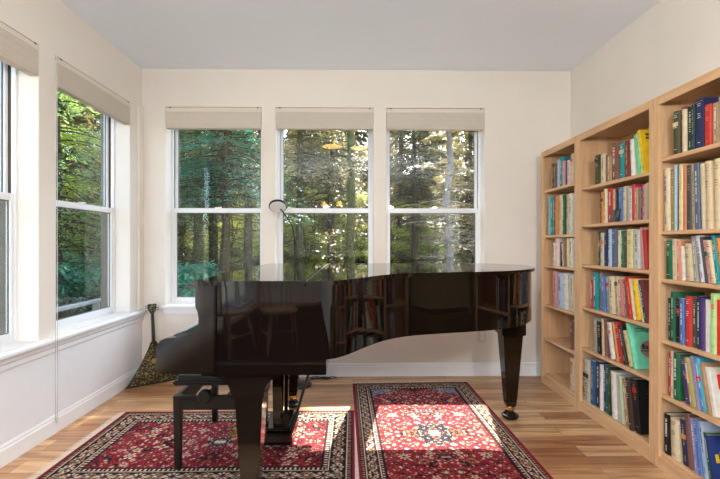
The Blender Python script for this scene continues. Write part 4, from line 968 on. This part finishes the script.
proto('fir_side', conifer_meshes(14, 7.6, 1.5, 2.5, 95, 110, .12, .035, .13, .2), M_BARK, M_LEAFG)
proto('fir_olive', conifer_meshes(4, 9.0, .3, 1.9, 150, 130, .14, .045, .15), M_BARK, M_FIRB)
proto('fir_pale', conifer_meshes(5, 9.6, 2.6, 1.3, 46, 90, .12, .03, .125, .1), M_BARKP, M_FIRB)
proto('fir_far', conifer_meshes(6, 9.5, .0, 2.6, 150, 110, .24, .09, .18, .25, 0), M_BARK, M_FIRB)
proto('shade_pine', conifer_meshes(12, 10.6, 7.35, 1.25, 100, 260, .17, .07, .11), M_BARKG, M_FIRB)  # crown kept above view and shaped to block sun at the leftmost window
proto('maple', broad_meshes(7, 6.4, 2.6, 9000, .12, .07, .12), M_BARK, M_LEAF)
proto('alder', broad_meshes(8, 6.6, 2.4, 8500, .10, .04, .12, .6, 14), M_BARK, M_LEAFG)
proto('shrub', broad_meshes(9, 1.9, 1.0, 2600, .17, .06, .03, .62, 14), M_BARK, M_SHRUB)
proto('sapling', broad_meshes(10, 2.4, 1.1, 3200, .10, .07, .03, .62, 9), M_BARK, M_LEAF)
def at(px, Y): return (px-353)/430*Y
FG = 'conifers beyond the back windows'
near = [
 ('fir_mossy', 199, 10.6, .95, 'mossy green conifer trunk, widest one seen through the leftmost back window'),
 ('fir', 214, 12.4, .95, 'dark brown conifer trunk just right of the mossy one, leftmost back window'),
 ('fir', 181, 13.5, .95, 'dark conifer trunk at the left edge of the leftmost back window'),
 ('fir', 249, 12.0, .92, 'dark conifer trunk at the right side of the leftmost back window'),
 ('fir_teal', 226, 8.6, .86, 'fir with drooping teal green boughs across the top of the leftmost back window'),
 ('fir_mossy', 300, 13.0, .95, 'olive conifer trunk left of centre in the middle back window'),
 ('fir', 331, 13.6, .9, 'slender brown conifer trunk in the centre of the middle back window'),
 ('shade_pine', 350, 9.6, .95, 'tall mossy conifer trunk toward the right side of the middle back window'),
 ('fir', 415, 15.0, .9, 'thin dark conifer trunk in the left half of the rightmost back window'),
 ('fir_pale', 448, 9.2, .92, 'pale grey bare conifer trunk in the rightmost back window'),
 ('fir_olive', 400, 17.5, 1, 'bushy olive conifer behind the thin dark trunk, rightmost back window'),
 ('fir_olive', 470, 14.0, 1, 'bushy olive conifer right of the pale trunk, rightmost back window'),
 ('fir_olive', 428, 20.0, 1.05, 'bushy conifer between the thin dark and the pale trunk, rightmost back window'),
]
for i, (k, px, Y, s, l) in enumerate(near):
    tree('conifer', k, at(px, Y), Y, s, i*1.3, l, 'tree', FG)
rnd = random.Random(21)
n = 0
for row, Y0 in enumerate((19.5, 22.5, 26, 30, 35)):
    w = Y0*.62
    x = -w-3
    while x < w:
        xx, yy = x+rnd.uniform(-.6, .6), Y0+rnd.uniform(-1.2, 1.2)
        t = tree('conifer', rnd.choice(('fir_far', 'fir_olive')), xx, yy, rnd.uniform(.85, 1.1), rnd.uniform(0, 6), 'dense dark conifer of the forest far beyond the back windows', 'tree', 'forest behind the house')
        t.scale.z = (1.8+.29*yy+rnd.uniform(-.3, 1.2)-GZ(xx, yy))/9.6
        x += rnd.uniform(2.0, 3.0)*(1+.1*row); n += 1
for px, Y, s, l in ((186, 15.0, .62, 'yellow green maple low between the trunks, left edge of the leftmost back window'), (232, 14.0, .55, 'yellow green maple low between the trunks, right half of the leftmost back window'), (268, 16, .7, 'yellow green maple low behind the pier between left and middle back windows'),
    (343, 15.0, .55, 'yellow green maple low between trunks, right half of the middle back window'), (315, 16.5, .6, 'yellow green maple low in the centre of the middle back window'), (392, 16, .5, 'small yellow green maple at the left edge of the rightmost back window'), (436, 17, .5, 'small yellow green maple left of the pale trunk, rightmost back window')):
    tree('understorey_maple', 'maple', at(px, Y), Y, s, px*.1, l, 'tree', 'yellow green maples among the conifers')
for i, (px, Y) in enumerate(((183, 9.0), (178, 7.6))):
    tree('rhododendron', 'shrub', at(px, Y), Y, .85, i*2., ('dark teal leaved shrub low outside the leftmost back window, behind the piano', 'smaller teal leaved shrub nearest the sill of the leftmost back window')[i], 'shrub', 'shrubs outside', ('stem', 'twigs', 'leaves'))
# left side
side = [('fir_side', -6.4, 9.4, .95, 'leafy green tree whose boughs fill the upper half of the farther left window'), ('maple', -8.8, 13.0, .8, 'bright yellow green maple behind the shrubs, farther left window'), ('maple', -12.5, 13.5, 1., 'yellow green maple seen through the left side of the farther left window'),
        ('fir_side', -7.4, 6.4, .95, 'leafy green tree seen through the nearer left window'), ('maple', -11.0, 8.6, .95, 'yellow green maple behind the leafy tree, nearer left window'), ('alder', -5.6, 14.0, .9, 'green leafy tree at the right side of the farther left window')]
for i, (k, x, y, s, l) in enumerate(side): tree('broadleaf_tree', k, x, y, s, i*1.7, l, 'tree', 'leafy trees beyond the left windows')
sh = [(-5.4, 8.4, .8, 'dark teal rhododendron in front, lower right of the farther left window'), (-6.2, 7.6, .75, 'dark teal rhododendron in front, lower left of the farther left window'), (-6.9, 10.6, .9, 'tall dark rhododendron behind the two front ones, farther left window'), (-6.6, 5.9, .95, 'dark rhododendron low in the nearer left window'), (-7.6, 5.2, 1.1, 'taller rhododendron behind the low one, nearer left window')]
for i, (x, y, s, l) in enumerate(sh): tree('rhododendron', 'shrub', x, y, s, i*2.3, l, 'shrub', 'shrubs outside', ('stem', 'twigs', 'leaves'))
rnd = random.Random(5)
for i in range(34):
    a = math.radians(rnd.uniform(24, 82)); r = rnd.uniform(17, 30)
    tree('conifer', rnd.choice(('fir_far', 'fir_olive', 'fir_far')), -r*math.sin(a), r*math.cos(a)+0, rnd.uniform(.85, 1.1), rnd.uniform(0, 6), 'dark conifer of the forest far beyond the left windows', 'tree', 'forest beside the house')
for i, (x, y) in enumerate(((-8.5, 3.2), (-10.5, .5), (-9.2, -2.4), (-11.5, -5), (-9.5, -7.5), (-12.5, 3))):  # unseen trees added to cut sky light on the left window jambs
    tree('conifer', ('fir_olive', 'fir_far')[i % 2], x, y, .9, i*1.1, 'unseen dark conifer added outside the glass doors to cut sky light', 'tree', 'forest beside the house')
# weathered deck rail outside the left windows
t = empty('deck_railing', 'weathered grey wooden rail low outside the farther left window', 'railing', (-4.05, 5.6, 0))
MB().box(-.07, .07, -2.6, 2.6, .26, .30, .004).build('top_board', M_DECK, t)
MB().box(-.02, .02, -2.6, 2.6, -.05, .04, .004).build('lower_board', M_DECK, t)
for y in (-2.5, -1.25, 0, 1.25, 2.5):
    MB().box(-.04, .04, y-.04, y+.04, -.6, .26, .004).build('post', M_DECK, t)
# ---------------------------------------------------------------- the rest of the room, behind the camera
def daylight_opening(name, y0, y1, z0, z1):  # glass doors added out of view to let in fill daylight
    root = bpy.data.objects.new(name, None); COL.objects.link(root); struct(root); root.location = (XL-.08, (y0+y1)/2, z0)
    W = (y1-y0)/2; h = z1-z0; f = MB()
    for a, b, c, d in ((-W, -W+.06, 0, h), (W-.06, W, 0, h), (-.04, .04, 0, h), (-W+.06, W-.06, 0, .06), (-W+.06, W-.06, h-.06, h)):
        f.box(-.03, .03, a, b, c, d, .003)
    f.build('frame', M_VINYL, root)
    for a, b in ((-W+.06, -.04), (.04, W-.06)): MB().box(-.003, .003, a, b, .06, h-.06).build('pane', M_GLASS, root)
daylight_opening('added_door_1', -2.5, -.3, .05, 2.35)
daylight_opening('added_door_2', -4.9, -2.7, .05, 2.35)
M_GLOW = emit_mat('warm_lit_amber_glass', (1, .60, .18), 14)
def ceiling_lamp(x, y, label):
    t = empty('ceiling_light', label, 'ceiling light', (x, y, H), group='amber glass ceiling lights')
    a = MB(); a.lathe([(.17, -.03), (.18, -.02), (.18, 0), (.02, 0)]); a.build('rim', M_CHROME, t, SM)
    g = MB(); g.lathe([(.002, -.055), (.08, -.052), (.13, -.042), (.16, -.03)]); g.build('glass_bowl', M_GLOW, t, SM)
for x, y, l in ((-.33, 1.3, 'left round amber glass ceiling light nearest the back windows, reflected in the middle pane'), (.12, 1.2, 'right round amber glass ceiling light nearest the back windows, reflected in the middle pane')):
    ceiling_lamp(x, y, l)
def downlight(x, y, label, p):  # added behind the camera to raise the room's overall brightness
    t = empty('fill_spotlight', label, 'ceiling light', (x, y, H), group='added fill downlights')
    a = MB(); a.lathe([(.075, -.11), (.08, -.11), (.08, 0), (.075, 0), (.075, -.001)]); a.build('housing', M_VINYL, t, SM)
    l = bpy.data.lights.new('downlight', 'AREA'); l.shape = 'DISK'; l.size = .13; l.energy = p; l.color = (.98, .98, 1)
    lo = bpy.data.objects.new('bulb', l); COL.objects.link(lo); lo.parent = t; lo.location = (0, 0, -.06)
def fill_pendant(x, y, z, label, p):  # bulb on a cord, added behind the camera as broad frontal fill
    t = empty('fill_pendant', label, 'lamp', (x, y, H), group='added fill bulbs')
    a = MB(); a.lathe([(.05, -.02), (.05, 0)]); a.tube([(0, 0, 0), (0, 0, z-H+.21)], .004, 8); a.build('cord', M_DKMETAL, t)
    a = MB(); a.lathe([(.028, .14), (.03, .15), (.03, .20), (.012, .215)], 0, 0, z-H); a.build('socket', M_CHROME, t, SM)
    l = bpy.data.lights.new('fill_bulb', 'POINT'); l.shadow_soft_size = .08; l.energy = p; l.color = (.96, .975, 1)
    lo = bpy.data.objects.new('bulb', l); COL.objects.link(lo); lo.parent = t; lo.location = (0, 0, z-H)
fill_pendant(-.55, -.7, 1.88, 'left globe bulb added behind the viewer as fill light', BULB_W)
fill_pendant(.75, -.7, 1.88, 'right globe bulb added behind the viewer as fill light', BULB_W)
for i, (x, y) in enumerate(((-1.1, -2.2), (1.1, -2.2))):
    downlight(x, y, ('left', 'right')[i % 2]+' white cylinder added as fill light on the ceiling '+('behind the viewer'), LAMP_W)
# pale patio added outside the doors to bounce sunlight indoors, and the dark carpet inside them
struct(MB().box(-9, XL-TH-.01, -14, -.3, -.6, -.06).build('bounce_slab', mat('pale_bounce_slab', (186, 182, 174), .85, .2, noise=.05, nscale=2)))
c = MB(); c.box(-1.75, 1.9, -4.7, 1.25, .0005, .012, .003)
tag(c.build('carpet', mat('dark_brown_carpet', (44, 30, 25), .95, .1, noise=.2, nscale=80)), 'large dark brown carpet on the floor behind the viewer, mirrored in the piano side', 'carpet')
def pendant(x, y, label):
    t = empty('pendant_lamp', label, 'lamp', (x, y, H), group='amber pendant lamps')
    a = MB(); a.tube([(0, 0, 0), (0, 0, -.45)], .004, 6); a.lathe([(.05, -.02), (.05, 0)]); a.build('cord', M_DKMETAL, t)
    g = MB(); g.lathe([(.02, -.44), (.05, -.46), (.09, -.56), (.092, -.57), (.085, -.57), (.045, -.47)]); g.build('shade', M_GLOW, t, SM)
for x, y, l in ((-.75, -3.2, 'left amber pendant lamp reflected in the middle window'), (-.35, -3.2, 'right amber pendant lamp reflected in the middle window')):
    pendant(x, y, l)
M_CHW = mat('windsor_chair_wood', (150, 120, 92), .4, noise=.1)
def windsor(x, y, rz, label):
    t = empty('windsor_chair', label, 'chair', (x, y, .0122), (0, 0, rz), 'wooden dining chairs behind the viewer')
    s = MB(); s.prism(catmull([(-.2, -.2), (0, -.22), (.2, -.2), (.215, 0), (.18, .19), (0, .21), (-.18, .19), (-.215, 0)], 4, True), .43, .46, 'z', .006); s.build('seat', M_CHW, t, SM)
    for sx in (-1, 1):
        for sy in (-1, 1):
            l = MB(); l.tube([(sx*.14, sy*.14, .432), (sx*.18, sy*.185, .2), (sx*.205, sy*.215, 0)], [.016, .021, .013], 10); l.build('leg', M_CHW, t, SM)
    k = MB(); k.tube([(-.18, -.185, .2), (-.18, .185, .2)], .01, 8); k.tube([(.18, -.185, .2), (.18, .185, .2)], .01, 8); k.tube([(-.18, 0, .2), (.18, 0, .2)], .01, 8); k.build('stretcher', M_CHW, t, SM)
    for i in range(5):
        u = -.14+.07*i; b = MB(); b.tube([(u, .17, .455), (u*1.25, .235, .86)], .008, 8); b.build('spindle', M_CHW, t, SM)
    c = MB(); c.prism([(-.22, .83), (.22, .83), (.215, .93), (.1, .955), (-.1, .955), (-.215, .93)], .225, .248, 'y', .005); c.build('crest_rail', M_CHW, t)
windsor(-1.35, -1.15, .4, 'wooden spindle back chair behind the viewer, left one mirrored in the piano side')
windsor(-.8, -1.3, 2.7, 'wooden spindle back chair behind the viewer, right one mirrored in the piano side')
M_UPH = mat('armchair_olive_fabric', (120, 112, 78), .9, .2, noise=.1, nscale=60)
def armchair(x, y, rz):
    t = empty('armchair', 'olive upholstered armchair by the right wall beside the viewer, mirrored in the curved piano side', 'armchair', (x, y, .0122), (0, 0, rz))
    MB().box(-.30, .30, -.36, .30, .26, .46, .05).build('seat_cushion', M_UPH, t, SM)
    MB().box(-.38, .38, -.34, .36, .12, .27, .03).build('seat_frame', M_UPH, t, SM)
    b = MB(); b.prism(catmull([(-.38, .25), (.38, .25), (.40, .75), (.34, .96), (0, 1.0), (-.34, .96), (-.40, .75)], 5, True), .26, .42, 'y', .03); b.build('backrest', M_UPH, t, SM)
    for s in (-1, 1):
        a, c = sorted((s*.30, s*.42)); MB().box(a, c, -.36, .34, .2, .62, .045).build('armrest', M_UPH, t, SM)
        for y2 in (-.28, .28): MB().taper(s*.32, y2, 0, .13, .015, .024).build('leg', M_PIANOS, t)
armchair(1.50, .78, math.radians(-90))
# ---------------------------------------------------------------- light and camera
w = bpy.data.worlds.new('World'); SC.world = w; w.use_nodes = True
nt = w.node_tree; bg = nt.nodes['Background']
sky = nt.nodes.new('ShaderNodeTexSky'); sky.sky_type = 'NISHITA'; sky.sun_disc = False
sky.sun_elevation = math.radians(41); sky.sun_rotation = math.radians(10); sky.air_density = 1; sky.dust_density = 1.5
nt.links.new(sky.outputs[0], bg.inputs[0]); bg.inputs[1].default_value = SKY_S
s = bpy.data.lights.new('sun', 'SUN'); s.energy = SUN_S; s.angle = math.radians(.6); s.color = (1, .93, .82)
so = bpy.data.objects.new('sun', s); COL.objects.link(so)
d = Vector((-.18, -1, -.90)).normalized()
so.rotation_euler = d.to_track_quat('-Z', 'Y').to_euler()
cam = bpy.data.cameras.new('camera'); co = bpy.data.objects.new('camera', cam); COL.objects.link(co); SC.camera = co
f_px = 430.
cam.sensor_width = 36; cam.lens = f_px/720*36; cam.shift_y = 4/720; cam.clip_start = .05; cam.clip_end = 300
co.location = (0, 0, 1.186); co.rotation_euler = (PI/2, 0, -math.atan(7/f_px))
SC.view_settings.view_transform = 'Standard'; SC.view_settings.look = 'None'; SC.view_settings.gamma = 1
SC.view_settings.use_curve_mapping = False; SC.view_settings.exposure = EXPO
